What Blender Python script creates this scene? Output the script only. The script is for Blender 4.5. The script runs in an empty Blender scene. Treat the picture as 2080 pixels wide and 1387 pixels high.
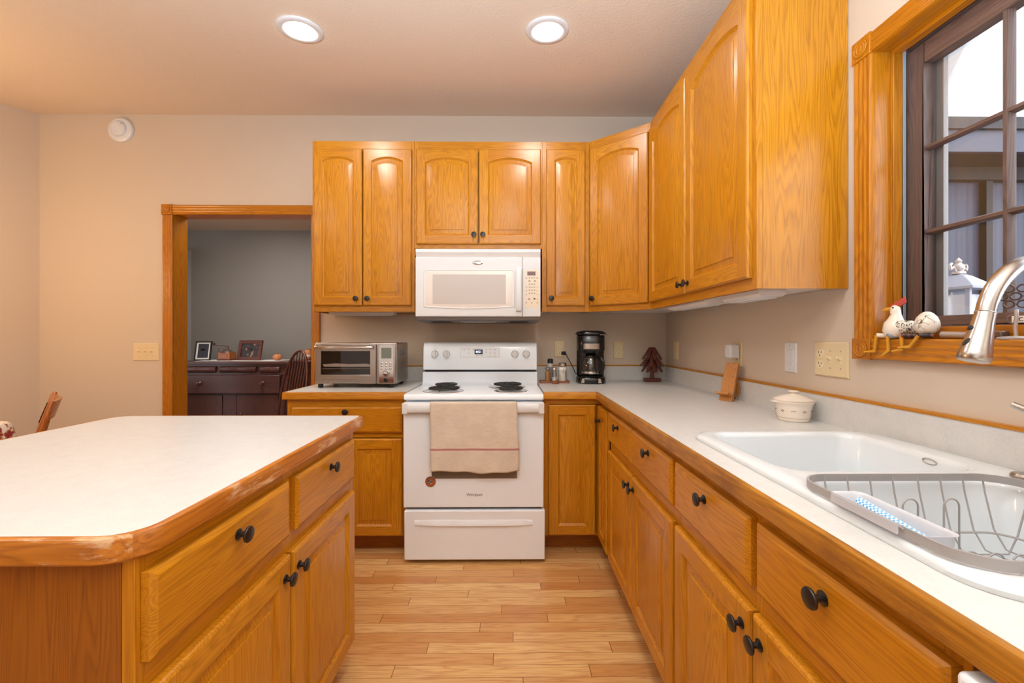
import bpy, bmesh, math, random
from math import pi, sin, cos, radians
from mathutils import Vector, Matrix
random.seed(7)
SC = bpy.context.scene
COL = SC.collection

# ------------------------------------------------------------------ camera, world, lights, exposure
cam_d = bpy.data.cameras.new('camera'); cam = bpy.data.objects.new('camera', cam_d); COL.objects.link(cam)
cam_d.sensor_width = 36.0; cam_d.lens = 36.0 * 840 / 2080
cam_d.shift_y = -8.5 / 2080; cam_d.clip_start = .02; cam_d.clip_end = 200
cam.location = (0, 0, 1.219); cam.rotation_euler = (pi/2, 0, -.0085)
SC.camera = cam
W = bpy.data.worlds.new('sky'); SC.world = W; W.use_nodes = True
_t = W.node_tree; _bg = _t.nodes['Background']
# bright overcast sky, brightest around the clouded sun
_tc = _t.nodes.new('ShaderNodeTexCoord'); _dot = _t.nodes.new('ShaderNodeVectorMath'); _dot.operation = 'DOT_PRODUCT'
_dot.inputs[1].default_value = Vector((.60, -.74, .30)).normalized(); _t.links.new(_tc.outputs['Generated'], _dot.inputs[0])
_mr = _t.nodes.new('ShaderNodeMapRange'); _mr.interpolation_type = 'SMOOTHSTEP'
for _i, _v in enumerate((-.15, .95, .85, 5.5)): _mr.inputs[_i+1].default_value = _v
_t.links.new(_dot.outputs['Value'], _mr.inputs[0]); _t.links.new(_mr.outputs[0], _bg.inputs[1])
_bg.inputs[0].default_value = (.86, .93, 1.0, 1)

def area(name, loc, size, power, col, rot=(0,0,0), sy=None, spread=pi):
    l = bpy.data.lights.new(name, 'AREA'); l.energy = power; l.color = col
    if sy: l.shape = 'RECTANGLE'; l.size = size; l.size_y = sy
    else: l.shape = 'DISK'; l.size = size
    l.spread = spread
    o = bpy.data.objects.new(name, l); COL.objects.link(o); o.location = loc; o.rotation_euler = rot
    return o
WARM = (1.0, .99, .96); DAY = (.86, .93, 1.0)
# the second row of recessed ceiling lamps, out of frame overhead
for k, (lx, ly) in enumerate([(-1.0, .75), (.06, .72), (-2.2, .9)]):
    area('ceiling_lamp', (lx, ly, 2.51), .15, (1, 6, 5)[k], WARM)
# weak fill light added far behind the camera
area('rear_fill', (-1.6, -1.95, 1.45), 2.4, 6, (.90, .95, 1.0), (pi/2, 0, 0), 1.9)
# upward fill added behind the camera, bounced off the ceiling for even brightness
area('bounce_fill', (-.12, -.28, 1.35), .5, 128, (.67, .85, 1.0), (pi, 0, 0))
# the pendant over the dining table, out of frame on the left
_p = bpy.data.lights.new('dining_pendant_lamp', 'POINT'); _p.energy = 24; _p.color = (1.0, .66, .33); _p.shadow_soft_size = .12
_po = bpy.data.objects.new('dining_pendant_lamp', _p); COL.objects.link(_po); _po.location = (-3.02, 1.75, 1.72)
# hidden fill added near the ceiling of the room beyond the doorway
area('far_room_fill', (-2.4, 3.55, 2.42), .7, 19, (1.0, .95, .90))

SC.view_settings.view_transform = 'Standard'; SC.view_settings.look = 'None'
SC.view_settings.gamma = 1.0; SC.view_settings.exposure = 0.32; SC.view_settings.use_curve_mapping = False
SC.cycles.use_denoising = True; SC.cycles.max_bounces = 10; SC.cycles.diffuse_bounces = 5
SC.cycles.glossy_bounces = 4; SC.cycles.transmission_bounces = 8; SC.cycles.transparent_max_bounces = 12
SC.cycles.caustics_reflective = False; SC.cycles.caustics_refractive = False; SC.cycles.sample_clamp_indirect = 6

# ------------------------------------------------------------------ materials
def lin(h):
    h = h.lstrip('#'); v = [int(h[i:i+2], 16)/255 for i in (0, 2, 4)]
    return tuple(x/12.92 if x <= .04045 else ((x+.055)/1.055)**2.4 for x in v) + (1,)
class NT:
    def __init__(s, name):
        s.m = bpy.data.materials.new(name); s.m.use_nodes = True; s.t = s.m.node_tree
        s.b = s.t.nodes['Principled BSDF']
    def n(s, typ, **kw):
        nd = s.t.nodes.new(typ)
        for k, v in kw.items(): setattr(nd, k, v)
        return nd
    def l(s, a, b): s.t.links.new(a, b)
    def val(s, sock, v):
        if hasattr(v, 'is_output') or isinstance(v, bpy.types.NodeSocket): s.l(v, sock)
        else: sock.default_value = v
    def math(s, op, a, b=0, c=0):
        nd = s.n('ShaderNodeMath', operation=op)
        s.val(nd.inputs[0], a); s.val(nd.inputs[1], b); s.val(nd.inputs[2], c)
        return nd.outputs[0]
    def noise(s, vec, scale, detail=2, rough=.5, dist=0):
        nd = s.n('ShaderNodeTexNoise'); nd.inputs['Scale'].default_value = scale
        nd.inputs['Detail'].default_value = detail; nd.inputs['Roughness'].default_value = rough
        nd.inputs['Distortion'].default_value = dist
        if vec is not None: s.l(vec, nd.inputs['Vector'])
        return nd.outputs['Fac']
    def ramp(s, fac, stops, interp='LINEAR'):
        nd = s.n('ShaderNodeValToRGB'); cr = nd.color_ramp; cr.interpolation = interp
        while len(cr.elements) < len(stops): cr.elements.new(.5)
        for e, (p, c) in zip(cr.elements, stops):
            e.position = p; e.color = lin(c) if isinstance(c, str) else (c, c, c, 1)
        s.l(fac, nd.inputs[0]); return nd.outputs[0]
    def mix(s, fac, a, b, mode='MIX'):
        nd = s.n('ShaderNodeMix', data_type='RGBA', blend_type=mode)
        s.val(nd.inputs[0], fac); s.val(nd.inputs[6], a); s.val(nd.inputs[7], b)
        return nd.outputs[2]
    def obj(s): return s.n('ShaderNodeTexCoord').outputs['Object']
    def mapv(s, vec, scale=(1,1,1), loc=(0,0,0), rot=(0,0,0)):
        nd = s.n('ShaderNodeMapping'); s.l(vec, nd.inputs[0])
        nd.inputs['Scale'].default_value = scale; nd.inputs['Location'].default_value = loc; nd.inputs['Rotation'].default_value = rot
        return nd.outputs[0]
    def bump(s, h, strength=.2, dist=.002):
        nd = s.n('ShaderNodeBump'); nd.inputs['Strength'].default_value = strength; nd.inputs['Distance'].default_value = dist
        s.l(h, nd.inputs['Height']); s.l(nd.outputs[0], s.b.inputs['Normal'])
    def set(s, col=None, rough=None, metal=None, spec=None, **kw):
        if col is not None: s.val(s.b.inputs['Base Color'], lin(col) if isinstance(col, str) else col)
        if rough is not None: s.val(s.b.inputs['Roughness'], rough)
        if metal is not None: s.b.inputs['Metallic'].default_value = metal
        if spec is not None: s.b.inputs['Specular IOR Level'].default_value = spec
        for k, v in kw.items(): s.val(s.b.inputs[k], v)
        return s
def plain(name, col, rough=.5, metal=0, spec=.5, var=.04, scale=30, bump=0, **kw):
    """a paint / plastic / metal with a slight procedural mottling"""
    t = NT(name); f = t.noise(t.obj(), scale, 3)
    c = lin(col)
    k1 = 1-var; k2 = 1+var
    t.set(t.mix(f, tuple(x*k1 for x in c[:3])+(1,), tuple(min(1, x*k2) for x in c[:3])+(1,)), rough, metal, spec, **kw)
    if bump: t.bump(f, bump, .001)
    return t.m
def oak(name, axis, light='#CC8A1C', mid='#C07B12', dark='#8E5208', rough=.30, worn=None, rings=9):
    t = NT(name); o = t.obj()
    rnd = t.n('ShaderNodeObjectInfo').outputs['Random']
    cx = t.n('ShaderNodeCombineXYZ')
    for i, k in enumerate((17.3, 31.7, 23.9)): t.l(t.math('MULTIPLY', rnd, k), cx.inputs[i])
    add = t.n('ShaderNodeVectorMath', operation='ADD'); t.l(o, add.inputs[0]); t.l(cx.outputs[0], add.inputs[1]); v = add.outputs[0]
    sc = [1, 1, 1]; sc['xyz'.index(axis)] = .075
    vs = t.mapv(v, tuple(sc))
    n1 = t.noise(vs, 8.5, 3.0, .45)
    fr = t.math('FRACT', t.math('MULTIPLY', n1, rings*4.0))
    ring = t.ramp(fr, [(0, .95), (.28, .5), (.6, .05), (.85, .3), (1, .9)])
    sp = [300, 300, 300]; sp['xyz'.index(axis)] = 8
    pore = t.noise(t.mapv(v, tuple(sp)), 1.0, 2, .6)
    pm = t.ramp(pore, [(.46, 0.0), (.68, .75)])
    tone = t.noise(t.mapv(v, tuple(x*1.0 for x in sc)), 3.0, 2)
    c = t.mix(t.ramp(tone, [(.35, 0.0), (.65, 1.0)]), lin(light), lin(mid))
    c = t.mix(t.math('MULTIPLY', ring, .50), c, lin(dark))
    c = t.mix(t.math('MULTIPLY', pm, t.math('ADD', .28, t.math('MULTIPLY', ring, .45))), c, lin(dark))
    if worn:
        wv = [6, 6, 6]; wv['xyz'.index(axis)] = 5
        w1 = t.noise(t.mapv(v, tuple(wv)), 1.0, 3, .6)
        ws = [60, 60, 60]; ws['xyz'.index(axis)] = 9
        w2 = t.noise(t.mapv(v, tuple(ws)), 1.0, 5, .75)
        m = t.ramp(t.math('MULTIPLY', w1, w2), worn[1])
        c = t.mix(m, c, lin(worn[0]))
    t.set(c, rough, 0, .5)
    t.bump(t.math('ADD', pm, ring), .06, .0006)
    return t.m
M = {}
for ax in 'xyz':
    M['oak_'+ax] = oak('oak_grain_'+ax, ax)
    M['trim_'+ax] = oak('oak_trim_'+ax, ax, '#C07A14', '#B46C0E', '#8A4C08')
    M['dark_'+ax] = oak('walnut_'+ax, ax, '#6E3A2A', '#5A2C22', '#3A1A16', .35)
    M['table_'+ax] = oak('chair_oak_'+ax, ax, '#B4682A', '#A55A20', '#7E3F12', .25)
    M['bamboo_'+ax] = oak('bamboo_'+ax, ax, '#CF8F4B', '#C07D3B', '#9A5C26', .4)
    M['edge_'+ax] = oak('oak_edge_'+ax, ax, '#B87C2A', '#A86C1C', '#744610', .34, ('#7A4A22', [(.24, 0.0), (.36, .7)]))
    M['isle_'+ax] = oak('oak_island_edge_'+ax, ax, '#BE7624', '#B06618', '#80420C', .36, ('#DDBE98', [(.29, 0.0), (.36, .55)]))
    M['panel_'+ax] = oak('oak_panel_'+ax, ax, '#A05C12', '#904E0C', '#6A3206', .33)  # darker oak; the island end's shade is put partly into this colour
M['wall'] = plain('greige_paint', '#CBBAA8', .75, var=.015, scale=60, bump=.05)
M['ceiling'] = None
t = NT('ceiling_texture'); f = t.noise(t.obj(), 95, 3, .55); t.set('#DCCAB8', .8, 0, .3); t.bump(f, .35, .004); M['ceiling'] = t.m
M['grey_wall'] = plain('grey_wallpaper', '#8D8984', .85, var=.12, scale=160)
M['pale_grey'] = plain('pale_grey_paint', '#A9A9AA', .8)
M['laminate'] = None
t = NT('laminate_speckle'); f = t.noise(t.obj(), 26, 6, .7); g = t.noise(t.obj(), 320, 2)
t.set(t.mix(t.ramp(g, [(.3, 0.0), (.75, .6)]), t.ramp(f, [(.3, '#CFCDCB'), (.7, '#C3C1BF')]), lin('#D8D6D4')), .32, 0, .45); M['laminate'] = t.m
t = NT('oak_strip_floor'); o = t.obj(); sx = t.n('ShaderNodeSeparateXYZ'); t.l(o, sx.inputs[0])
row = t.math('DIVIDE', sx.outputs[1], .057); ri = t.math('FLOOR', row)
wn = t.n('ShaderNodeTexWhiteNoise', noise_dimensions='1D'); t.l(ri, wn.inputs['W'])
xx = t.math('DIVIDE', t.math('ADD', sx.outputs[0], t.math('MULTIPLY', wn.outputs[0], 9.0)), .72); ci = t.math('FLOOR', xx)
w2 = t.n('ShaderNodeTexWhiteNoise', noise_dimensions='2D'); cb = t.n('ShaderNodeCombineXYZ'); t.l(ri, cb.inputs[0]); t.l(ci, cb.inputs[1]); t.l(cb.outputs[0], w2.inputs['Vector'])
cb2 = t.n('ShaderNodeCombineXYZ'); t.l(t.math('ADD', sx.outputs[0], t.math('MULTIPLY', w2.outputs[0], 40)), cb2.inputs[0]); t.l(sx.outputs[1], cb2.inputs[1]); t.l(t.math('MULTIPLY', w2.outputs[0], 17), cb2.inputs[2])
gv = t.noise(t.mapv(cb2.outputs[0], (.9, 12, 1)), 2.2, 3, .55)
gr = t.ramp(t.math('FRACT', t.math('MULTIPLY', gv, 7)), [(0, 1.0), (.18, .35), (.6, 0.0), (1, .7)])
pr = t.ramp(t.noise(t.mapv(cb2.outputs[0], (6, 240, 1)), 1, 2), [(.45, 0.0), (.7, .6)])
base = t.ramp(w2.outputs[0], [(0, '#B98049'), (.35, '#D0A064'), (.7, '#DCB47A'), (1, '#C08A50')])
c = t.mix(t.math('MULTIPLY', gr, .6), base, lin('#A9683A')); c = t.mix(t.math('MULTIPLY', pr, .35), c, lin('#A9683A'))
fy = t.math('FRACT', row); fx = t.math('FRACT', xx)
gap = t.math('MAXIMUM', t.math('LESS_THAN', fy, .03), t.math('LESS_THAN', fx, .004))
c = t.mix(t.math('MULTIPLY', gap, .75), c, lin('#5A3318'))
t.set(c, .26, 0, .5); M['floor'] = t.m
M['white_enamel'] = plain('white_enamel', '#EAF0F8', .18, var=.01)
M['white_plastic'] = plain('white_plastic', '#DADBDE', .32, var=.01)
M['white_melamine'] = plain('white_melamine', '#DDD6D2', .5, var=.02)
M['sink'] = plain('sink_enamel', '#D6DADE', .10, var=.005)
M['almond'] = plain('almond_panel', '#E8D8C2', .35, var=.01)
M['window_cream'] = plain('pale_window_border', '#E6DDD5', .3, var=.01)
M['ivory'] = plain('ivory_plastic', '#DCC7A0', .35, var=.015)
M['ivory_light'] = plain('ivory_toggle', '#E6D6B4', .3, var=.01)
M['off_white'] = plain('off_white_glaze', '#E8DCCF', .2, var=.02)
M['black'] = plain('black_bronze', '#1C1614', .32, var=.15)
M['black_plastic'] = plain('black_plastic', '#121112', .2, var=.1)
M['rubber'] = plain('rubber', '#1F1E1F', .6)
M['dark_gap'] = plain('dark_gap', '#151312', .7)
M['coil'] = plain('burner_coil', '#1A1918', .5, var=.2)
M['chrome'] = plain('chrome', '#C9C6C4', .12, 1, var=.02)
M['grey_under'] = plain('grey_metal_underside', '#77726F', .45, .3)
M['grey_wire'] = plain('grey_coated_wire', '#A09B9A', .45, .2)
M['mw_glass'] = plain('microwave_glass', '#C2BAB5', .2, var=.03, scale=8)
M['oven_glass'] = plain('oven_glass', '#6E6259', .12, var=.08, scale=5)
M['dark_glass'] = plain('dark_glass', '#16110F', .06, var=.1)
M['ink'] = plain('brown_ink', '#5B4238', .6)
M['grey_ink'] = plain('grey_ink', '#A89C92', .6)
M['lcd'] = plain('lcd_green', '#6E7467', .25)
M['mauve_lcd'] = plain('mauve_display', '#7A5A5A', .3)
M['copper'] = plain('copper_disc', '#A5633F', .4, .3, var=.15)
M['navy'] = plain('navy_enamel', '#20263A', .4)
M['red'] = plain('red_paint', '#B5412F', .45, var=.12)
M['yellow'] = plain('yellow_paint', '#C98B1C', .4, var=.12)
M['pumpkin'] = plain('pumpkin_orange', '#C98050', .5, var=.15)
M['bluegrey'] = plain('grey_blue_paint', '#8B93A0', .5)
M['paper'] = plain('white_paper', '#E9E6E2', .7)
M['red_line'] = plain('red_paper', '#C24032', .6)
M['spice'] = plain('mustard_powder', '#B5792A', .8, var=.15, scale=300)
M['pepper'] = plain('black_pepper', '#4A403A', .8, var=.4, scale=500)
M['salt'] = plain('salt', '#EFECE8', .8)
M['brown_board'] = plain('brown_board', '#8A5233', .5, var=.12, scale=60)
M['cast_metal'] = plain('cast_metal', '#75635A', .45, .6, var=.2)
M['alum'] = plain('matt_aluminium', '#B9AFAA', .4, .6)
M['bronze_sash'] = oak('brown_sash_wood', 'z', '#6A5249', '#5A453E', '#3E2E2A', .45)
M['bronze_sash_y'] = oak('brown_sash_wood_rail', 'y', '#75594D', '#654C42', '#43322C', .45)
M['seal'] = plain('grey_seal', '#8D99A3', .5)
M['siding'] = None
t = NT('ribbed_siding'); o = t.obj(); sx = t.n('ShaderNodeSeparateXYZ'); t.l(o, sx.inputs[0])
rb = t.math('PINGPONG', t.math('MULTIPLY', sx.outputs[0], 14), 1); t.set(t.ramp(rb, [(0, '#272A37'), (.5, '#34384A'), (1, '#2E3141')]), .6); t.bump(rb, .5, .01); M['siding'] = t.m
M['siding_dark'] = plain('dark_post', '#0B0C0F', .7)
M['fascia'] = plain('slate_fascia', '#383B4A', .6)
M['shingle'] = plain('roof_shingle', '#343335', .9, var=.35, scale=40)
M['ground'] = plain('gravel_ground', '#7C7B74', .9, var=.3, scale=25)
M['backdrop_white'] = plain('white_exterior_paint', '#8F92A0', .6)
t = NT('brushed_steel'); o = t.obj(); f = t.noise(t.mapv(o, (3, 3, 300)), 1, 2); t.set(t.ramp(f, [(.3, '#ADA49C'), (.7, '#BAB2AA')]), .28, 1, .5); M['steel'] = t.m
t = NT('satin_nickel'); f = t.noise(t.obj(), 40, 2); t.set(t.ramp(f, [(.3, '#BDB8B5'), (.7, '#C8C4C1')]), .24, 1, .5); M['nickel'] = t.m
def glass(name, tint=(1, 1, 1), gloss=.08, haze=0.0, hazecol='#C8C8C8'):
    t = NT(name); nt = t.t; out = nt.nodes['Material Output']
    tr = t.n('ShaderNodeBsdfTransparent'); tr.inputs[0].default_value = tint + (1,)
    gl = t.n('ShaderNodeBsdfGlossy'); gl.inputs['Roughness'].default_value = .03
    fz = t.n('ShaderNodeFresnel'); fz.inputs[0].default_value = 1.35
    f2 = t.math('ADD', t.math('MULTIPLY', fz.outputs[0], .34), gloss*.2)
    mx = t.n('ShaderNodeMixShader'); t.l(f2, mx.inputs[0]); t.l(tr.outputs[0], mx.inputs[1]); t.l(gl.outputs[0], mx.inputs[2])
    last = mx.outputs[0]
    if haze:
        df = t.n('ShaderNodeBsdfDiffuse'); df.inputs[0].default_value = lin(hazecol)
        m2 = t.n('ShaderNodeMixShader'); m2.inputs[0].default_value = haze; t.l(last, m2.inputs[1]); t.l(df.outputs[0], m2.inputs[2]); last = m2.outputs[0]
    t.l(last, out.inputs[0]); return t.m
M['pane'] = glass('window_glass')
M['screen'] = glass('insect_screen', (.95, .95, .96), 0, .006, '#9FA3AC')
M['jar'] = glass('jar_glass', (.86, .84, .82), .3)
M['carafe'] = glass('carafe_glass', (.62, .58, .55), .5)
M['toaster_pane'] = glass('toaster_oven_glass', (.80, .76, .74), .1)
M['caddy'] = glass('frosted_plastic', (.92, .92, .94), .2, .45, '#E6E6EC')
def emit(name, col, s):
    t = NT(name); t.set('#FFFFFF', .4); t.b.inputs['Emission Color'].default_value = col; t.b.inputs['Emission Strength'].default_value = s; return t.m
M['bulb'] = emit('lamp_lens', (1.0, .97, .92, 1), 165)
M['digits'] = emit('display_digits', (.45, .62, 1, 1), 3)
M['display'] = plain('display_black', '#0D1526', .2)
t = NT('linen_towel'); o = t.obj(); sx = t.n('ShaderNodeSeparateXYZ'); t.l(o, sx.inputs[0])
wv = t.math('ADD', t.math('SINE', t.math('MULTIPLY', sx.outputs[0], 2600)), t.math('SINE', t.math('MULTIPLY', sx.outputs[2], 2600)))
bs = t.mix(t.ramp(t.noise(o, 12, 4), [(.3, 0.0), (.7, 1.0)]), lin('#DCCDBC'), lin('#CFBFAE'))
bs = t.mix(t.ramp(t.noise(t.mapv(o, (30, 30, 400)), 1, 2), [(.4, 0.0), (.7, .35)]), bs, lin('#BBA890'))
zz = sx.outputs[2]
def band(a, b): return t.math('MULTIPLY', t.math('GREATER_THAN', zz, a), t.math('LESS_THAN', zz, b))
m = t.math('MAXIMUM', band(-.249, -.2425), t.math('MAXIMUM', band(-.2410, -.2395), band(-.2520, -.2505)))
t.set(t.mix(t.math('MULTIPLY', m, .8), bs, lin('#A3424E')), .9, 0, .1); t.bump(wv, .15, .0005); M['towel'] = t.m
t = NT('floral_tablecloth'); o = t.obj(); v = t.n('ShaderNodeTexVoronoi'); v.inputs['Scale'].default_value = 9; t.l(o, v.inputs['Vector'])
f = t.noise(o, 15, 3, .6)
c1 = t.ramp(f, [(.38, '#8E2A2C'), (.42, '#B98A55'), (.45, '#E2D7CC'), (.6, '#D9CDC2'), (.68, '#8B5A5A')], 'CONSTANT'); t.set(c1, .8); M['floral'] = t.m
t = NT('cloth_runner'); f = t.noise(t.mapv(t.obj(), (4, 60, 4)), 1, 2); t.set(t.ramp(f, [(.4, '#E4C89E'), (.6, '#D5A874')]), .85); M['runner'] = t.m
t = NT('speckled_feathers'); f = t.noise(t.obj(), 190, 3, .7); t.set(t.ramp(f, [(.44, '#2C2622'), (.5, '#E2D9CB')]), .5); M['feather'] = t.m
t = NT('crackled_egg'); o = t.obj(); v = t.n('ShaderNodeTexVoronoi', feature='DISTANCE_TO_EDGE'); v.inputs['Scale'].default_value = 62
nz = t.n('ShaderNodeTexNoise'); nz.inputs['Scale'].default_value = 40; t.l(o, nz.inputs['Vector'])
vm = t.n('ShaderNodeVectorMath', operation='MULTIPLY_ADD'); t.l(nz.outputs['Color'], vm.inputs[0]); vm.inputs[1].default_value = (.022, .022, .022); t.l(o, vm.inputs[2]); t.l(vm.outputs[0], v.inputs['Vector'])
ck = t.math('MULTIPLY', t.math('LESS_THAN', v.outputs['Distance'], .030), t.math('GREATER_THAN', t.noise(o, 38, 1), .47))
t.set(t.mix(ck, lin('#E2DACE'), lin('#51473F')), .35); M['egg'] = t.m
t = NT('striped_stocking'); sx = t.n('ShaderNodeSeparateXYZ'); t.l(t.obj(), sx.inputs[0])
t.set(t.ramp(t.math('FRACT', t.math('MULTIPLY', sx.outputs[1], 130)), [(0, '#1F1A1A'), (.7, '#1F1A1A'), (.72, '#7C3B32')], 'CONSTANT'), .45); M['stocking'] = t.m
t = NT('blue_check'); ck = t.n('ShaderNodeTexChecker'); ck.inputs['Scale'].default_value = 260; t.l(t.obj(), ck.inputs['Vector'])
ck.inputs[1].default_value = lin('#5AA3DC'); ck.inputs[2].default_value = lin('#DCEBF6'); t.l(ck.outputs[0], t.b.inputs['Base Color']); M['check'] = t.m
t = NT('baby_photo'); o = t.obj(); f = t.noise(o, 14, 2); t.set(t.ramp(f, [(.40, '#2B2524'), (.52, '#3A2E2B'), (.58, '#B98B70'), (.66, '#E6D3C4')]), .3); M['photo'] = t.m
for ax in 'xyz': M['mahog_'+ax] = oak('mahogany_'+ax, ax, '#6C4640', '#5C3A34', '#3E2826', .30)
M['dark_photo'] = plain('dark_photo', '#3A3942', .25, var=.2)

# ------------------------------------------------------------------ mesh helpers
class MB:
    def __init__(s): s.bm = bmesh.new(); s.mats = []
    def mi(s, m):
        if m not in s.mats: s.mats.append(m)
        return s.mats.index(m)
    def face(s, pts, m):
        vs = [s.bm.verts.new(p) for p in pts]
        f = s.bm.faces.new(vs); f.material_index = s.mi(m); return f
    def box(s, x0, x1, y0, y1, z0, z1, m, mat=None):
        k = s.mi(m)
        v = [s.bm.verts.new(p) for p in ((x0,y0,z0),(x1,y0,z0),(x1,y1,z0),(x0,y1,z0),(x0,y0,z1),(x1,y0,z1),(x1,y1,z1),(x0,y1,z1))]
        if mat:
            for q in v: q.co = mat @ q.co
        for f in ((0,3,2,1),(4,5,6,7),(0,1,5,4),(1,2,6,5),(2,3,7,6),(3,0,4,7)):
            s.bm.faces.new([v[i] for i in f]).material_index = k
        return s
    def loft(s, loops, m, close0=False, close1=False, cyc=True):
        k = s.mi(m); L = [[s.bm.verts.new(p) for p in lp] for lp in loops]
        n = len(L[0])
        for a, b in zip(L, L[1:]):
            for i in range(n if cyc else n-1):
                j = (i+1) % n
                s.bm.faces.new((a[i], a[j], b[j], b[i])).material_index = k
        if close0: s.bm.faces.new(L[0][::-1]).material_index = k
        if close1: s.bm.faces.new(L[-1]).material_index = k
        return s
    def lathe(s, prof, m, c=(0,0,0), axis='z', n=24, mat=None):
        """prof: (radius, height) pairs; capped where the ends are open"""
        loops = []
        for r, h in prof:
            r = max(r, 1e-5); lp = []
            for i in range(n):
                a = 2*pi*i/n; u, w = r*cos(a), r*sin(a)
                p = {'z': (u, w, h), 'y': (u, h, w), 'x': (h, u, w)}[axis]
                p = Vector(p)
                if mat: p = mat @ p
                lp.append(p + Vector(c))
            loops.append(lp)
        return s.loft(loops, m, True, True)
    def tube(s, pts, r, m, n=10, cyc=False, flat=None):
        """a round bar along pts; r a number or one per point; flat=(a,b) makes it elliptical"""
        pts = [Vector(p) for p in pts]; N = len(pts); rs = r if isinstance(r, (list, tuple)) else [r]*N
        loops = []; up = None
        for i, p in enumerate(pts):
            if cyc: t = pts[(i+1) % N] - pts[i-1]
            else: t = pts[min(i+1, N-1)] - pts[max(i-1, 0)]
            t.normalize()
            if up is None:
                up = Vector((0,0,1)) if abs(t.z) < .9 else Vector((1,0,0))
            u = t.cross(up);
            if u.length < 1e-6: u = t.orthogonal()
            u.normalize(); w = u.cross(t); up = w
            fa, fb = flat or (1, 1)
            loops.append([p + (u*cos(2*pi*k/n)*fa + w*sin(2*pi*k/n)*fb)*rs[i] for k in range(n)])
        if cyc: return s.loft(loops + [loops[0]], m)
        return s.loft(loops, m, True, True)
    def prism(s, poly, axis, lo, hi, m):
        f = {'z': lambda a,b,t: (a,b,t), 'x': lambda a,b,t: (t,a,b), 'y': lambda a,b,t: (a,t,b)}[axis]
        return s.loft([[f(a,b,lo) for a,b in poly], [f(a,b,hi) for a,b in poly]], m, True, True)
    def ball(s, c, r, m, n=16, sc=(1,1,1), mat=None):
        loops = []
        for i in range(n+1):
            th = pi*i/n; rr = max(sin(th), 1e-4); h = -cos(th)
            lp = []
            for j in range(n*2):
                a = pi*j/n; p = Vector((rr*cos(a)*r*sc[0], rr*sin(a)*r*sc[1], h*r*sc[2]))
                if mat: p = mat @ p
                lp.append(p + Vector(c))
            loops.append(lp)
        return s.loft(loops, m, True, True)
    def build(s, name, parent=None, loc=(0,0,0), rot=(0,0,0), bevel=0, smooth=True, ang=38, seg=2):
        bm = s.bm
        bmesh.ops.remove_doubles(bm, verts=bm.verts, dist=1e-6)
        bmesh.ops.recalc_face_normals(bm, faces=bm.faces)
        me = bpy.data.meshes.new(name); bm.to_mesh(me); bm.free()
        for m in s.mats: me.materials.append(M[m] if isinstance(m, str) else m)
        if smooth:
            me.polygons.foreach_set('use_smooth', [True]*len(me.polygons))
            me.set_sharp_from_angle(angle=radians(ang))
        o = bpy.data.objects.new(name, me); COL.objects.link(o)
        o.location = loc; o.rotation_euler = rot
        if parent: o.parent = parent
        if bevel:
            b = o.modifiers.new('bevel', 'BEVEL'); b.width = bevel; b.segments = seg; b.limit_method = 'ANGLE'; b.angle_limit = radians(40)
        return o
def rrect(x0, x1, y0, y1, r, z, n=6):
    pts = []
    for cx, cy, a0 in ((x1-r, y0+r, -pi/2), (x1-r, y1-r, 0), (x0+r, y1-r, pi/2), (x0+r, y0+r, pi)):
        for i in range(n+1):
            a = a0 + pi/2*i/n; pts.append((cx+r*cos(a), cy+r*sin(a), z))
    return pts
def tag(o, label, cat, group=None):
    o['label'] = label; o['category'] = cat
    if group: o['group'] = group
    return o
def thing(name, label, cat, loc=(0,0,0), rotz=0, group=None):
    o = bpy.data.objects.new(name, None); COL.objects.link(o); o.empty_display_size = .05
    o.location = loc; o.rotation_euler = (0, 0, rotz)
    return tag(o, label, cat, group)
def struct(o): o['kind'] = 'structure'; return o
def text(name, body, size, m, parent, loc, rot=(pi/2,0,0), ext=.0004, align='CENTER'):
    c = bpy.data.curves.new(name, 'FONT'); c.body = body; c.size = size; c.extrude = ext; c.align_x = align; c.align_y = 'CENTER'
    q = bpy.data.objects.new('tmp', c); COL.objects.link(q); bpy.context.view_layer.update()
    me = bpy.data.meshes.new_from_object(q.evaluated_get(bpy.context.evaluated_depsgraph_get())); bpy.data.objects.remove(q)
    me.materials.clear(); me.materials.append(M[m]); me.name = name
    o = bpy.data.objects.new(name, me); COL.objects.link(o); o.parent = parent
    o.location = loc; o.rotation_euler = rot; return o
def dup(root, label=None, loc=None, rotz=None):
    r = root.copy(); COL.objects.link(r)
    if label: r['label'] = label
    if loc: r.location = loc
    if rotz is not None: r.rotation_euler = (0, 0, rotz)
    for ch in list(root.children):
        c = ch.copy(); COL.objects.link(c); c.parent = r
        for g in list(ch.children):
            d = g.copy(); COL.objects.link(d); d.parent = c
    return r
# ================================================================== the setting
CT = .914                       # counter height
WX, WY = 1.137, 2.97            # inner faces of the right-hand and the back wall
SL = .11                        # slope of the ceiling
def ceil_z(y): return 2.806 - SL*(WY - y)

b = MB(); b.box(-6.2, 1.137, -2.1, 5.0, -.04, 0, 'floor'); struct(b.build('floor'))
b = MB()
b.prism([(.4, ceil_z(.4)), (WY+.1, ceil_z(WY+.1)), (WY+.1, ceil_z(WY+.1)+.08), (.4, ceil_z(.4)+.08), (-2.1, ceil_z(.4)+.08), (-2.1, ceil_z(.4))], 'x', -6.2, 1.137, 'ceiling')
struct(b.build('ceiling'))
# back wall with the doorway
DX0, DX1, DZ = -2.386, -1.405, 2.096
b = MB()
for a in ((-3.55, DX0-.018, 0, 2.95), (DX1+.018, WX+.15, 0, 2.95), (DX0-.018, DX1+.018, DZ+.018, 2.95)):
    b.box(a[0], a[1], WY, WY+.10, a[2], a[3], 'wall')
struct(b.build('wall_back'))
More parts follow.
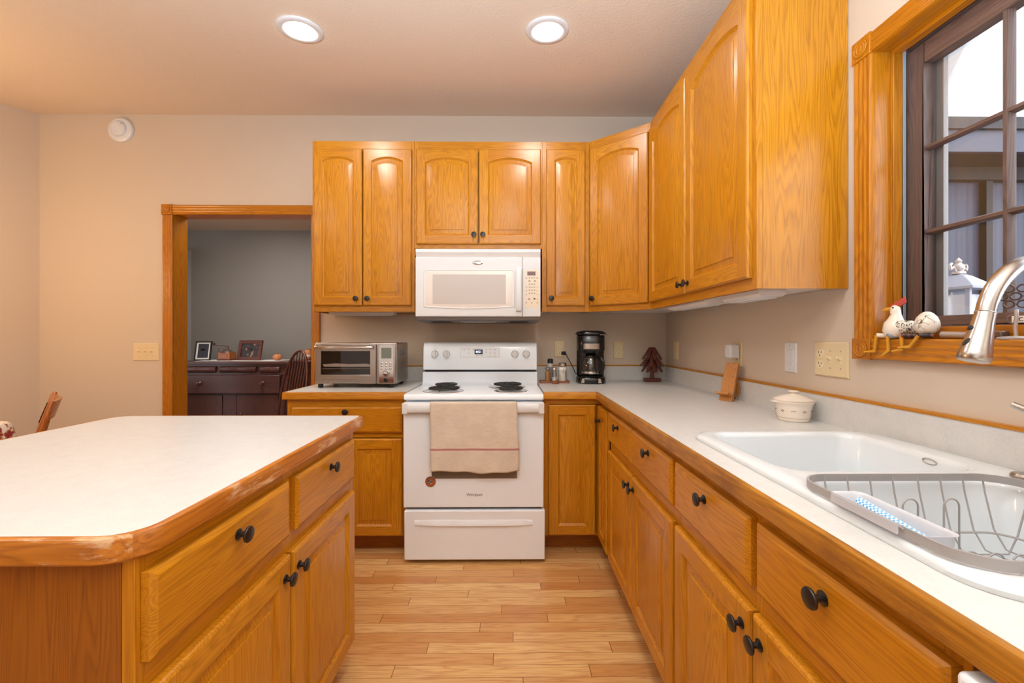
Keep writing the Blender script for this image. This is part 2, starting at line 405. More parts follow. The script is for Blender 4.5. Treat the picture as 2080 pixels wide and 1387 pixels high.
# right wall with the window hole
YW0, YW1, ZW0, ZW1 = .36, 1.2645, 1.214, 2.097
b = MB()
b.box(WX, WX+.15, YW1+.018, WY+.1, 0, 2.95, 'wall'); b.box(WX, WX+.15, -2.1, YW0-.018, 0, 2.95, 'wall')
b.box(WX, WX+.15, YW0-.018, YW1+.018, 0, ZW0-.018, 'wall'); b.box(WX, WX+.15, YW0-.018, YW1+.018, ZW1+.018, 2.95, 'wall')
struct(b.build('wall_right'))
b = MB(); b.prism([(-3.335, WY+.1), (-3.335, WY), (-5.75, -2.1), (-5.85, -2.1), (-3.45, WY+.1)], 'z', 0, 2.95, 'wall'); struct(b.build('wall_left'))
b = MB(); b.box(-6.2, WX+.15, -2.2, -2.1, 0, 2.95, 'wall'); struct(b.build('wall_rear'))
# the room beyond the doorway
b = MB(); b.box(-5.2, .3, 4.75, 4.85, 0, 2.44, 'grey_wall'); struct(b.build('wall_far'))
b = MB(); b.box(-5.2, .3, WY+.10, 4.85, 2.44, 2.5, 'ceiling'); struct(b.build('ceiling_far'))
b = MB(); b.box(.3, .4, WY+.10, 4.85, 0, 2.44, 'grey_wall'); struct(b.build('wall_far_right'))
b = MB(); b.box(-5.2, -5.1, WY+.10, 4.85, 0, 2.44, 'grey_wall'); struct(b.build('wall_far_left'))
b = MB(); b.box(-3.70, -3.62, 4.15, 4.75, 0, 2.21, 'pale_grey'); b.box(-3.70, -3.62, 3.2, 4.15, 0, .75, 'pale_grey'); b.box(-3.70, -3.62, 3.2, 4.15, 1.92, 2.21, 'pale_grey')
struct(b.build('wall_bay'))

def fluted(w, t, n=3):
    """cross-section of a fluted casing, width w along a, thickness t along b (front at -t)"""
    p = [(0, 0), (0, -t*.75), (.004, -t)]
    g = (w-.016)/n
    for i in range(n):
        a = .008 + g*i
        for k in range(5):
            p.append((a + g*(.08+.84*k/4), -t + .0028*sin(pi*k/4)))
    return p + [(w-.004, -t), (w, -t*.75), (w, 0)]
def rosette(parent, c, facing, s=.066, t=.026, m='trim_z'):
    b = MB(); h = s/2
    R = {'y': Matrix.Identity(3), 'x': Matrix.Rotation(-pi/2, 3, 'Z')}[facing]
    b.box(-h, h, -t, 0, -h, h, m, R)
    b.lathe([(.024, -t), (.026, -t-.003), (.023, -t-.005), (.019, -t-.002), (.016, -t-.004), (.013, -t-.005), (.009, -t-.002), (.006, -t-.004), (0, -t-.005)], m, axis='y', mat=R.to_4x4(), n=28)
    return b.build('corner_block', parent, c, bevel=.0015)
# doorway casing and jamb
dr = bpy.data.objects.new('door_1', None); COL.objects.link(dr); dr.location = (0, WY, 0); struct(dr); dr['label'] = 'open doorway cased in fluted golden oak, leading to the grey room'
cw = .069
b = MB(); b.prism([(DX0-cw+a, y) for a, y in fluted(cw, .02)], 'z', 0, DZ-.008, 'trim_z'); b.build('casing', dr)
b = MB(); b.prism([(DX1+a, y) for a, y in fluted(.062, .02)], 'z', 0, DZ-.008, 'trim_z'); b.build('casing', dr)
b = MB(); b.prism([(y, DZ-.006+a) for a, y in fluted(cw, .02)], 'x', DX0, DX1+.06, 'trim_x'); b.build('head_casing', dr)
rosette(dr, (DX0-cw/2, 0, DZ-.006+cw/2), 'y', cw+.003)
b = MB(); b.box(DX0-.018, DX0, -.002, .125, 0, DZ, 'trim_z'); b.box(DX1, DX1+.018, -.002, .125, 0, DZ, 'trim_z'); b.box(DX0-.018, DX1+.018, -.002, .125, DZ, DZ+.018, 'trim_x'); b.build('jamb', dr)

# sink window: jamb, casing, sash with muntins, glass, insect screen
wn = bpy.data.objects.new('window_1', None); COL.objects.link(wn); wn.location = (WX, 0, 0); struct(wn); wn['label'] = 'casement window with brown sash and oak casing over the sink'
cx = .0225; cwz = .063
def fl(a0): return [(y, a0+a) for a, y in fluted(cwz, cx)]
b = MB(); b.prism([(y, YW1+a) for a, y in fluted(cwz, cx)], 'z', ZW0, ZW1, 'trim_z'); b.build('casing', wn)
b = MB(); b.prism([(y, YW0-cwz+a) for a, y in fluted(cwz, cx)], 'z', ZW0, ZW1, 'trim_z'); b.build('casing', wn)
b = MB(); b.prism([(y, ZW1+a) for a, y in fluted(cwz, cx)], 'y', YW0, YW1, 'trim_y')
b2 = MB()
for q in (b,): pass
b.build('head_casing', wn)
b2.prism([(y, ZW0-cwz+a) for a, y in fluted(cwz, cx)], 'y', YW0, YW1, 'trim_y'); b2.build('apron_casing', wn)
for yy in (YW1+cwz/2, YW0-cwz/2):
    for zz in (ZW1+cwz/2, ZW0-cwz/2): rosette(wn, (0, yy, zz), 'x')
b = MB(); JD = .065
b.box(.0003, JD, YW1, YW1+.018, ZW0-.018, ZW1+.018, 'trim_z'); b.box(.0003, JD, YW0-.018, YW0, ZW0-.018, ZW1+.018, 'trim_z')
b.box(.0003, JD, YW0, YW1, ZW1, ZW1+.018, 'trim_y'); b.box(.0003, JD, YW0, YW1, ZW0-.018, ZW0, 'trim_y'); b.build('jamb', wn)
b = MB(); ST = .012                                     # oak stop
b.box(.038, JD, YW1-ST, YW1, ZW0, ZW1, 'trim_z'); b.box(.038, JD, YW0, YW0+ST, ZW0, ZW1, 'trim_z'); b.box(.038, JD, YW0+ST, YW1-ST, ZW1-ST, ZW1, 'trim_y'); b.box(.038, JD, YW0+ST, YW1-ST, ZW0, ZW0+.034, 'trim_y'); b.build('stop_moulding', wn, bevel=.002)
b = MB()
b.box(JD, .15, YW1-.004, YW1+.018, ZW0-.018, ZW1+.018, 'bronze_sash'); b.box(JD, .15, YW0-.018, YW0+.004, ZW0-.018, ZW1+.018, 'bronze_sash'); b.box(JD, .15, YW0, YW1, ZW1-.004, ZW1+.018, 'bronze_sash_y'); b.box(JD, .15, YW0, YW1, ZW0-.018, ZW0+.034, 'bronze_sash_y'); b.build('outer_frame', wn)
b = MB()
b.box(JD, JD+.008, YW1-.016, YW1-.0045, ZW0+.035, ZW1-.005, 'seal'); b.build('weather_seal', wn)
SX0, SX1 = .080, .118
s0, s1, sz0, sz1 = YW0+.005, YW1-.006, ZW0+.036, ZW1-.012
sw = .056
sash = MB()
sash.box(SX0, SX1, s1-sw, s1, sz0, sz1, 'bronze_sash'); sash.box(SX0, SX1, s0, s0+sw, sz0, sz1, 'bronze_sash')
sash.box(SX0, SX1, s0+sw, s1-sw, sz1-.062, sz1, 'bronze_sash_y'); sash.box(SX0, SX1, s0+sw, s1-sw, sz0, sz0+.03, 'bronze_sash_y')
so = sash.build('sash', wn, bevel=.004)
g0, g1, gz0, gz1 = s0+sw, s1-sw, sz0+.03, sz1-.062
ncol, nrow = 4, 3
mb = MB(); mw = .018
for i in range(1, ncol):
    y = g1 - (g1-g0)*i/ncol; mb.prism([(SX0+.004, y-.004), (SX0+.016, y-mw/2), (SX0+.022, y-mw/2), (SX0+.022, y+mw/2), (SX0+.016, y+mw/2), (SX0+.004, y+.004)], 'z', gz0, gz1, 'bronze_sash')
for i in range(1, nrow):
    z = gz0 + (gz1-gz0)*i/nrow; mb.prism([(SX0+.005, z-.004), (SX0+.0165, z-mw/2), (SX0+.0215, z-mw/2), (SX0+.0215, z+mw/2), (SX0+.0165, z+mw/2), (SX0+.005, z+.004)], 'y', g0, g1, 'bronze_sash_y')
mb.build('muntins', so)
b = MB(); b.box(SX0+.023, SX0+.027, g0-.005, g1+.005, gz0-.005, gz1+.005, 'pane'); b.build('glass', so)
b = MB(); b.box(SX1+.004, SX1+.006, s0, s1, sz0, sz1, 'screen'); b.build('insect_screen', wn)
b = MB(); b.box(SX1-.002, SX1+.012, s1-.022-sw, s1-sw-.002, sz0, sz1, 'grey_under'); b.build('screen_frame', wn)
b = MB(); b.box(SX0-.006, SX0-.0005, .915, .985, ZW0+.040, ZW0+.056, 'paper'); wl = b.build('warning_sticker', wn)
text('lettering', 'C \u25b2 70', .013, 'rubber', wl, (SX0-.0065, .95, ZW0+.0475), (pi/2, 0, -pi/2))
b = MB(); b.box(.012, .034, .955, 1.005, ZW0+.004, ZW0+.02, 'cast_metal'); b.build('window_lock', wn, bevel=.003)
# casement crank: arm and knob
b = MB()
b.tube([(.012, 1.085, ZW0+.012), (.012, 1.03, ZW0+.010), (.006, 1.018, ZW0+.012), (-.02, .975, ZW0+.036), (-.035, .955, ZW0+.062)], [.009, .009, .007, .0065, .008], 'alum', 10)
ck = b.build('crank_handle', wn)
b = MB(); b.ball((-.038, .951, ZW0+.066), .010, 'black_plastic', 8); b.build('knob', ck)

# ================================================================== cabinet builders
def arc_pts(x0, x1, zs, sag, n):
    """points from (x1,zs) over the crown to (x0,zs)"""
    if sag <= 1e-6: return [(x1, zs), (x0, zs)]
    h = (x1-x0)/2; R = (h*h+sag*sag)/(2*sag); cz = zs+sag-R; a = math.asin(min(1, h/R))
    return [((x0+x1)/2 + R*sin(a-2*a*i/n), cz + R*cos(a-2*a*i/n)) for i in range(n+1)]
def door_mesh(w, h, arch=0, st=.055, t=.02, V='oak_z', H='oak_x'):
    b = MB(); e = .007
    rect = lambda i, y: [(i, y, i), (w-i, y, i), (w-i, y, h-i), (i, y, h-i)]
    b.loft([rect(0, 0), rect(0, -t+e), rect(e*.35, -t+e*.4), rect(e, -t)], V, True, False)
    n = 18 if arch else 1
    x0, x1, z0 = st, w-st, st; zs = h-st-arch
    def loop(o, y):
        a = arc_pts(x0+o, x1-o, zs-o*(.9 if arch else 1), arch*(w-2*st-2*o)/(w-2*st), n)
        return [(x0+o, y, z0+o), (x1-o, y, z0+o)] + [(p[0], y, p[1]) for p in a]
    y = -t
    b.face([(e, y, e), (x0, y, e), (x0, y, h-e), (e, y, h-e)], V); b.face([(x1, y, e), (w-e, y, e), (w-e, y, h-e), (x1, y, h-e)], V)
    b.face([(x0, y, e), (x1, y, e), (x1, y, z0), (x0, y, z0)], H)
    L = loop(0, y)[2:]
    for p, q in zip(L, L[1:]): b.face([(q[0], y, h-e), (q[0], y, q[2]), (p[0], y, p[2]), (p[0], y, h-e)], H)
    b.loft([loop(0, y), loop(.002, y+.003), loop(.006, y+.007), loop(.010, y+.010)], V)
    b.loft([loop(.010, y+.010), loop(.014, y+.0095), loop(.034, y+.0045), loop(.0345, y+.0015), loop(.037, y+.001)], V, False, True)
    return b
def drawer_mesh(w, h, t=.02, H='oak_x'):
    b = MB(); rect = lambda i, y: [(i, y, i), (w-i, y, i), (w-i, y, h-i), (i, y, h-i)]
    return b.loft([rect(0, 0), rect(0, -t+.007), rect(.003, -t+.004), rect(.010, -t)], H, True, True)
KN = None
def knob(parent, x, z, y=-.02):
    global KN
    if KN is None:
        b = MB(); b.lathe([(.0115, 0), (.0115, -.002), (.009, -.0035), (.0058, -.006), (.0052, -.014), (.0075, -.0165), (.0145, -.018), (.0165, -.0195), (.0168, -.022), (.0155, -.024), (.010, -.0255), (0, -.026)], 'black', axis='y', n=28)
        KN = b.build('knob', parent, (x, y, z)); return KN
    o = KN.copy(); COL.objects.link(o); o.parent = parent; o.location = (x, y, z); return o
def add_door(parent, x0, x1, z0, z1, knob_at=None, arch=0, st=.055, label=None, y=0, V='oak_z', H='oak_x'):
    d = door_mesh(x1-x0, z1-z0, arch, st, V=V, H=H).build('door', parent, (x0, y-.0005, z0), ang=25)
    if label: d['label'] = label
    if knob_at: knob(d, knob_at[0]-x0, knob_at[1]-z0)
    return d
def add_drawer(parent, x0, x1, z0, z1, kz=.038, kx=None):
    d = drawer_mesh(x1-x0, z1-z0).build('drawer', parent, (x0, -.0005, z0), ang=25)
    knob(d, (x1-x0)/2 if kx is None else kx-x0, z1-z0-kz); return d
def frame(parent, w, z0, z1, stiles, rails, t=.02, V='oak_z', H='oak_x'):
    """face frame: stiles (x0,x1[,z0,z1]) and rails (z0,z1[,x0,x1]) in the plane y 0..t"""
    b = MB()
    for s in stiles:
        a = s if len(s) == 4 else s + (z0, z1); b.box(a[0], a[1], 0, t, a[2], a[3], V)
    for r in rails:
        a = r if len(r) == 4 else r + (0, w); b.box(a[2], a[3], .0002, t, a[0], a[1], H)
    return b.build('face_frame', parent, bevel=.0008)
UZ0, UZ1 = 1.382, 2.472
UG, BG = 'golden oak upper cabinets', 'golden oak base cabinets'
# ---- upper cabinets on the back wall; frame front at Y = 2.65
FY = 2.650
def upper(x0, x1, z0, label, loc_y=FY):
    c = thing('upper_cabinet', label, 'cabinet', (x0, loc_y, z0), 0, UG)
    w, h = x1-x0, UZ1-z0
    MB().box(0, w, .02, WY-loc_y-.002, .016, h, 'oak_z').build('carcass', c)
    MB().box(.012, w-.012, .021, WY-loc_y-.003, .010, .0155, 'white_melamine').build('bottom_panel', c)
    return c, w, h
c, w, h = upper(-1.250, -.6005, UZ0, 'tall two-door oak upper cabinet beside the doorway, above the toaster oven')
frame(c, w, 0, h, [(0, .022), (w-.022, w)], [(0, .045, .022, w-.022), (h-.07, h, .022, w)])
add_door(c, .014, .320, .038, h-.055, (.286, .082), .027, .052); add_door(c, .326, .632, .038, h-.055, (.358, .082), .027, .052)
MB().box(0, .0005, .021, .3, 0, .015, 'oak_z').box(0, w, .30, .315, 0, .0155, 'oak_x').build('bottom_rail', c)
c, w, h = upper(-.5995, .2145, 1.787, 'short two-door oak upper cabinet directly above the white microwave')
frame(c, w, 0, h, [(0, .02), (w-.012, w)], [(0, .04, .02, w-.012), (h-.07, h, 0, w)])
add_door(c, .012, .406, .026, h-.055, (.381, .082), .03, .056); add_door(c, .412, .806, .026, h-.055, (.437, .082), .03, .056)
c, w, h = upper(.2155, .519, UZ0, 'narrow single-door oak upper cabinet right of the microwave')
frame(c, w, 0, h, [(0, .03), (w-.034, w)], [(0, .045, .03, w-.034), (h-.07, h, 0, w-.034)])
add_door(c, .026, .274, .038, h-.055, (.056, .085), .018, .052)
# ---- diagonal corner cabinet: face from (.520, 2.650) to (.828, 2.405)
ax, ay, bx_, by_ = .520, FY, .828, 2.405
L = math.hypot(bx_-ax, by_-ay); ang = math.atan2(by_-ay, bx_-ax)
c = thing('corner_cabinet', 'oak upper corner cabinet set diagonally with one arched door', 'cabinet', (ax, ay, UZ0), ang, UG)
Mi = Matrix.Rotation(-ang, 3, 'Z')
def loc2(x, y): v = Mi @ Vector((x-ax, y-ay, 0)); return (v.x, v.y)
h = UZ1-UZ0
poly = [loc2(*p) for p in ((ax+.012, ay+.0125), (bx_+.002, by_+.021), (WX-.002, by_+.002), (WX-.002, WY-.002), (ax+.002, WY-.002), (ax+.002, ay+.02))]
b = MB(); b.prism(poly, 'z', .016, h, 'oak_z'); b.build('carcass', c)
b = MB(); pc = [sum(p[i] for p in poly)/6 for i in (0, 1)]; b.prism([(pc[0]+(p[0]-pc[0])*.96, pc[1]+(p[1]-pc[1])*.96) for p in poly], 'z', .010, .0155, 'white_melamine'); b.build('bottom_panel', c)
frame(c, L, 0, h, [(0, .016), (L-.016, L)], [(0, .045, .016, L-.016), (h-.07, h, .016, L-.016)])
add_door(c, .010, L-.008, .038, h-.055, (.034, .082), .03, .055)
# ---- right-wall upper cabinet, facing -X; frame front X = .828, from Y 2.405 to 1.37
c = thing('upper_cabinet', 'large two-door oak upper cabinet on the window wall, broad plain end panel toward the window', 'cabinet', (.828, 2.405, UZ0), -pi/2, UG)
w = 2.405-1.372; dep = WX-.828-.002
MB().box(0, w-.008, .02, dep, .016, h, 'oak_z').build('carcass', c)
MB().box(.012, w-.012, .021, dep-.002, .010, .0155, 'white_melamine').build('bottom_panel', c)
frame(c, w, 0, h, [(0, .03), (w-.028, w)], [(0, .045, .03, w-.028), (h-.07, h, .03, w-.028)])
add_door(c, .028, .512, .038, h-.055, (.482, .082), .038, .056); add_door(c, .518, 1.010, .038, h-.055, (.548, .082), .038, .056)
e = MB().box(w-.0075, w, .0205, dep, 0, h, 'oak_z').build('end_panel', c)
# ---- white under-cabinet light fixtures
def uc_light(loc, rz, ln, wd, label):
    t = thing('under_cabinet_light', label, 'light fixture', loc, rz, 'under-cabinet light fixtures')
    b = MB(); b.prism([(0, 0), (wd, 0), (wd, -.016), (wd-.012, -.026), (.012, -.026), (0, -.016)], 'x', 0, ln, 'white_melamine'); b.build('housing', t, bevel=.001)
    b = MB(); b.prism([(.02, -.0262), (wd-.02, -.0262), (wd-.024, -.031), (.024, -.031)], 'x', .02, ln-.02, 'white_plastic'); b.build('diffuser', t)
    return t
uc_light((.86, 2.23, UZ0+.010), -pi/2, .42, .10, 'white light fixture under the right upper cabinet, nearer the corner')
uc_light((.90, 1.74, UZ0+.010), -pi/2, .26, .10, 'white light fixture under the right upper cabinet, nearer the window')
uc_light((-1.17, 2.70, UZ0+.010), 0, .42, .08, 'white light fixture under the upper cabinet left of the microwave')

# ================================================================== base cabinets
FB = 2.335           # frame front of the back run
FR = .517            # frame front of the right run
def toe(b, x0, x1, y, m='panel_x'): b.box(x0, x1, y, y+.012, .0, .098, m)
c = thing('base_cabinet', 'oak base cabinet with one wide drawer, left of the range', 'cabinet', (-1.243, FB, 0), 0, BG)
w = -.578+1.243
MB().box(0, w, .02, WY-FB-.002, .10, .872, 'oak_z').build('carcass', c)
b = MB(); toe(b, 0, w, .07); b.build('toe_kick', c)
frame(c, w, .10, .872, [(0, .03), (w-.022, w)], [(.10, .115, .03, w-.022), (.655, .69, .03, w-.022), (.832, .872, .03, w-.022)])
add_drawer(c, .028, w-.018, .684, .832, .028)
add_door(c, .028, .330, .108, .652, (.300, .60)); add_door(c, .338, w-.018, .108, .652, (.368, .60))
# L-shaped corner cabinet with a bi-fold door
c = thing('corner_base_cabinet', 'oak corner base cabinet with bi-fold door, right of the range', 'cabinet', (.197, FB, 0), 0, BG)
b = MB(); yb = WY-FB-.017
b.prism([(0, .02), (FR-.197+.02, .02), (FR-.197+.02, -.25), (1.12-.197, -.25), (1.12-.197, yb), (0, yb)], 'z', .10, .872, 'oak_z'); b.build('carcass', c)
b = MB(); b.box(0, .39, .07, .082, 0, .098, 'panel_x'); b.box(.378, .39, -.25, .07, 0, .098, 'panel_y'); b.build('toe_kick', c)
b = MB(); b.box(0, .03, 0, .0195, .10, .872, 'oak_z'); b.box(.03, FR-.197, 0, .0195, .843, .872, 'oak_x'); b.box(.03, FR-.197, 0, .0195, .10, .11, 'oak_x')
b.box(FR-.197, FR-.197+.0195, -.25, 0, .843, .872, 'oak_y'); b.box(FR-.197, FR-.197+.0195, -.25, 0, .10, .11, 'oak_y'); b.build('face_frame', c)
add_door(c, .027, .293, .108, .840)
d = door_mesh(.205, .732, 0, .05).build('door', c, (FR-.197-.0005, -.025, .108), (0, 0, -pi/2), ang=25); knob(d, .055, .655)
# right run: rotated so that local x runs toward the camera
def right_unit(y0, y1, label, name='base_cabinet'):
    c = thing(name, label, 'cabinet', (FR, y0, 0), -pi/2, BG); w = y0-y1
    MB().box(0, w, .02, 1.118-FR, .10, .872 if name == 'base_cabinet' else .70, 'oak_z').build('carcass', c)
    b = MB(); toe(b, 0, w, .07); b.build('toe_kick', c)
    return c, w
c, w = right_unit(2.084, 1.2505, 'oak base cabinet with two small drawers over two doors, between corner cabinet and sink')
frame(c, w, .10, .872, [(0, .02), (.395, .42), (w-.03, w)], [(.10, .115, .02, w-.03), (.650, .71, .02, w-.03), (.838, .872, .02, w-.03)])
add_drawer(c, .017, .400, .703, .845); add_drawer(c, .412, .822, .703, .845)
add_door(c, .017, .404, .108, .655, (.376, .610)); add_door(c, .412, .822, .108, .655, (.440, .610))
c, w = right_unit(1.250, .456, 'oak sink base cabinet with two wide drawer fronts over two doors, below the sink', 'sink_base_cabinet')
frame(c, w, .10, .872, [(0, .02), (.388, .422), (w-.03, w)], [(.10, .115, .02, w-.03), (.650, .71, .02, w-.03), (.838, .872, .02, w-.03)])
add_drawer(c, .012, .396, .703, .845); add_drawer(c, .418, .784, .703, .845)
add_door(c, .012, .400, .108, .655, (.372, .610)); add_door(c, .408, .784, .108, .655, (.436, .610))
# dishwasher next to the sink base
c = thing('dishwasher', 'white built-in dishwasher beside the sink cabinet, only its upper corner in view', 'dishwasher', (FR, .452, 0), -pi/2)
MB().box(.004, .596, .03, .58, .10, .862, 'white_enamel').build('tub', c)
MB().box(.004, .596, -.025, .029, .13, .735, 'white_enamel').build('door', c, bevel=.006)
MB().box(.004, .596, -.030, .029, .739, .858, 'white_enamel').build('control_panel', c, bevel=.007)
b = MB(); toe(b, 0, .6, .07, 'rubber'); b.build('toe_kick', c)

# ---- island: faces +X; local x runs away from the camera
IX, IY0, IY1 = -.585, .652, 1.560
c = thing('kitchen_island_cabinet', 'oak island cabinet with two drawers over two doors, standing free on the left', 'cabinet', (IX, IY0, 0), pi/2)
w = IY1-IY0
MB().box(.006, w, .02, .78, .10, .872, 'oak_z').build('carcass', c)
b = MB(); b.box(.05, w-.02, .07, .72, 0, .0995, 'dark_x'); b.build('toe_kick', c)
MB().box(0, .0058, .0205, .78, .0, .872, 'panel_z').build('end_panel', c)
frame(c, w, .10, .872, [(0, .02), (.42, .47), (w-.03, w)], [(.10, .115, .02, w-.03), (.650, .71, .02, w-.03), (.838, .872, .02, w-.03)])
add_drawer(c, .010, .426, .703, .845); add_drawer(c, .460, .876, .703, .845)
add_door(c, .010, .430, .108, .655, (.400, .606)); add_door(c, .440, .876, .108, .655, (.468, .606))

# ================================================================== countertops
def edge_band(parent, path, mats, t=.012, z0=.8727, z1=.914, closed=False, r=.004):
    """an oak nosing swept along a 2-D path; it stands out to the right of the path's direction"""
    prof = [(0, z0), (t-r*.6, z0), (t, z0+r*.6), (t, z1-r), (t-r*.35, z1-r*.3), (t-r, z1), (0, z1)]
    P = [Vector(p) for p in path]; n = len(P); b = MB(); rings = []
    for i in range(n):
        d0 = (P[i]-P[i-1]) if (closed or i > 0) else (P[1]-P[0]); d1 = (P[(i+1) % n]-P[i]) if (closed or i < n-1) else d0
        d0 = d0.normalized(); d1 = d1.normalized()
        n0 = Vector((d0.y, -d0.x)); n1 = Vector((d1.y, -d1.x)); m = (n0+n1).normalized(); k = 1/max(.3, m.dot(n0))
        rings.append([(P[i].x+m.x*k*o, P[i].y+m.y*k*o, z) for o, z in prof])
    segs = list(range(n if closed else n-1))
    for i in segs:
        j = (i+1) % n; d = P[j]-P[i]
        b.loft([rings[i], rings[j]], mats[0] if abs(d.x) > abs(d.y) else mats[1], i == 0 and not closed, i == n-2 and not closed)
    return b.build('oak_edge', parent)
# left piece
c = thing('countertop', 'short white laminate countertop with oak edge under the toaster oven', 'countertop', (0, 0, 0))
MB().box(-1.245, -.574, 2.318, WY-.001, .8735, CT, 'laminate').build('top', c)
edge_band(c, [(-1.245, WY-.002), (-1.245, 2.318), (-.574, 2.318)], ('oak_x', 'oak_y'))
c = thing('backsplash', 'short white laminate backsplash strip with oak trim behind the toaster oven', 'backsplash', (-.91, 2.96, CT))
MB().box(-.335, .336, -.005, .0095, 0, .096, 'laminate').build('strip', c)
MB().box(-.335, .336, -.007, .0095, .096, .105, 'oak_x').build('trim', c)
# L-shaped right piece with the sink cut-out
SKX0, SKX1, SKY0, SKY1 = .590, 1.080, .490, 1.250
c = thing('countertop', 'long L-shaped white laminate countertop with oak edge, around the sink', 'countertop', (0, 0, 0))
b = MB()
b.box(.197, WX-.001, 2.318, WY-.001, .8735, CT, 'laminate'); b.box(.50, WX-.001, SKY1, 2.318, .8735, CT, 'laminate'); b.box(.50, SKX0, SKY0, SKY1, .8735, CT, 'laminate')
b.box(SKX1, WX-.001, SKY0, SKY1, .8735, CT, 'laminate'); b.box(.50, WX-.001, -.35, SKY0, .8735, CT, 'laminate'); b.build('top', c, smooth=False)
edge_band(c, [(.197, 2.318), (.50, 2.318), (.50, -.35)], ('oak_x', 'edge_y'))
c = thing('backsplash', 'long white laminate backsplash strip with oak trim along the window wall', 'backsplash', (1.13, 1.3, CT))
b = MB(); b.box(-.008, .006, -1.65, 1.654, 0, .098, 'laminate'); b.build('strip', c, smooth=False)
b = MB(); b.box(-.010, .006, -1.65, 1.652, .0982, .1075, 'oak_y'); b.build('trim', c, smooth=False)
c = thing('backsplash', 'white laminate backsplash strip with oak trim behind the coffee maker', 'backsplash', (.66, 2.96, CT))
b = MB(); b.box(-.463, .476, -.006, .009, 0, .098, 'laminate'); b.build('strip', c, smooth=False)
b = MB(); b.box(-.463, .476, -.008, .009, .0982, .1075, 'oak_x'); b.build('trim', c, smooth=False)
# island top with rounded corners
c = thing('island_countertop', 'white laminate island countertop with worn oak edge and rounded corner', 'countertop', (0, 0, 0))
def rr2(x0, x1, y0, y1, rs, n=8):
    pts = []
    for (cx_, cy_, a0), r in zip(((x1, y0, -pi/2), (x1, y1, 0), (x0, y1, pi/2), (x0, y0, pi)), rs):
        sx_ = -1 if cx_ == x1 else 1; sy_ = -1 if cy_ == y1 else 1
        for i in range(n+1):
            a = a0+pi/2*i/n; pts.append((cx_+sx_*r+r*cos(a), cy_+sy_*r+r*sin(a)))
    return pts
ip = rr2(-1.505, -.576, .640, 1.615, (.055, .02, .05, .055))
b = MB(); b.prism(ip, 'z', .8735, CT, 'laminate'); b.build('top', c, smooth=False)
edge_band(c, ip, ('isle_x', 'isle_y'), .013, .8727, closed=True, r=.006)
# ================================================================== sink
c = thing('kitchen_sink', 'white enamelled double-bowl sink set into the laminate countertop under the window', 'sink', (0, 0, 0))
b = MB()
O = (.560, 1.112, .460, 1.280)
def ro(i, z, r=.07): return rrect(O[0]+i, O[1]-i, O[2]+i, O[3]-i, r, z, 8)
bowls = [((.606, 1.030, .892, 1.238), .205, .055), ((.606, .985, .502, .842), .205, .06)]
ZT = .9315
b.loft([ro(0, CT+.0003), ro(-.002, CT+.008), ro(.004, CT+.0145), ro(.012, ZT-.001, .062), ro(.020, ZT, .055)], 'sink')
# deck: flat face between the outer loop and the two bowl loops
bm = b.bm; k = b.mi('sink'); edges = []
def ring(pts):
    vs = [bm.verts.new(p) for p in pts]
    return [bm.edges.new((vs[i], vs[(i+1) % len(vs)])) for i in range(len(vs))]
edges += ring(ro(.020, ZT, .055))
for (x0, x1, y0, y1), dp, r in bowls: edges += ring(rrect(x0-.012, x1+.012, y0-.012, y1+.012, r+.012, ZT, 8))
g = bmesh.ops.triangle_fill(bm, edges=edges, use_beauty=True, use_dissolve=False)
for f in g['geom']:
    if isinstance(f, bmesh.types.BMFace): f.material_index = k
for (x0, x1, y0, y1), dp, r in bowls:
    q = lambda i, z, rr: rrect(x0+i, x1-i, y0+i, y1-i, rr, z, 8)
    b.loft([q(-.012, ZT, r+.012), q(-.006, ZT-.0015, r+.006), q(-.001, ZT-.006, r), q(.002, ZT-.014, r), q(.012, ZT-.10, r), q(.020, ZT-dp+.045, r), q(.030, ZT-dp+.018, r+.0), q(.050, ZT-dp+.004, r), q(.085, ZT-dp, r)], 'sink', False, True)
b.build('basin', c, ang=60)
b = MB(); b.lathe([(.045, 0), (.045, .003), (.038, .004), (.03, -.001), (0, -.001)], 'chrome', (.80, 1.06, ZT-.204)); b.build('drain', c)
b = MB(); b.lathe([(.045, 0), (.045, .003), (.038, .004), (.03, -.001), (0, -.001)], 'chrome', (.78, .66, ZT-.204)); b.build('drain', c)
b = MB(); b.tube([(1.0265, 1.0+.017*cos(a), .9165+.0065*sin(a)) for a in [2*pi*i/28 for i in range(28)]], .0011, 'grey_ink', 6, cyc=True); b.build('oval_emblem', c)
c = thing('faucet_hole_cover', 'small steel disc cover on the sink deck beside the faucet', 'hole cover', (1.052, .832, ZT))
b = MB(); b.lathe([(.022, 0), (.022, .006), (.018, .010), (0, .011)], 'steel'); b.build('disc', c)
# faucet: base on the sink deck, gooseneck swung over the bowls, pull-down spray head, side lever
c = thing('kitchen_faucet', 'brushed nickel pull-down gooseneck faucet at the sink, spray head over the bowls', 'faucet', (1.056, .735, ZT))
b = MB(); b.lathe([(.028, 0), (.028, .006), (.023, .012), (.0215, .05), (.0215, .16), (.016, .185)], 'nickel'); b.build('base', c)
pts = []; r0 = .100; zt = .345
hd = Vector((-.212, -.012, 0)); dirn = hd.normalized(); span = hd.length
pts.append((0, 0, .18)); pts.append((0, 0, .29))
hr = span/2*1.02
for i in range(0, 21):
    a = pi*i/20*.94
    o = hr*(1-cos(a)); pts.append((dirn.x*o, dirn.y*o, .307 + hr*1.08*sin(a)))
b = MB(); b.tube(pts, .0133, 'nickel', 20); b.build('gooseneck', c)
end = Vector(pts[-1]); dv = (end-Vector(pts[-2])).normalized(); dv = (dv+Vector((-.16, -.0, -.5))).normalized()
rot = Vector((0, 0, -1)).rotation_difference(dv).to_matrix().to_4x4()
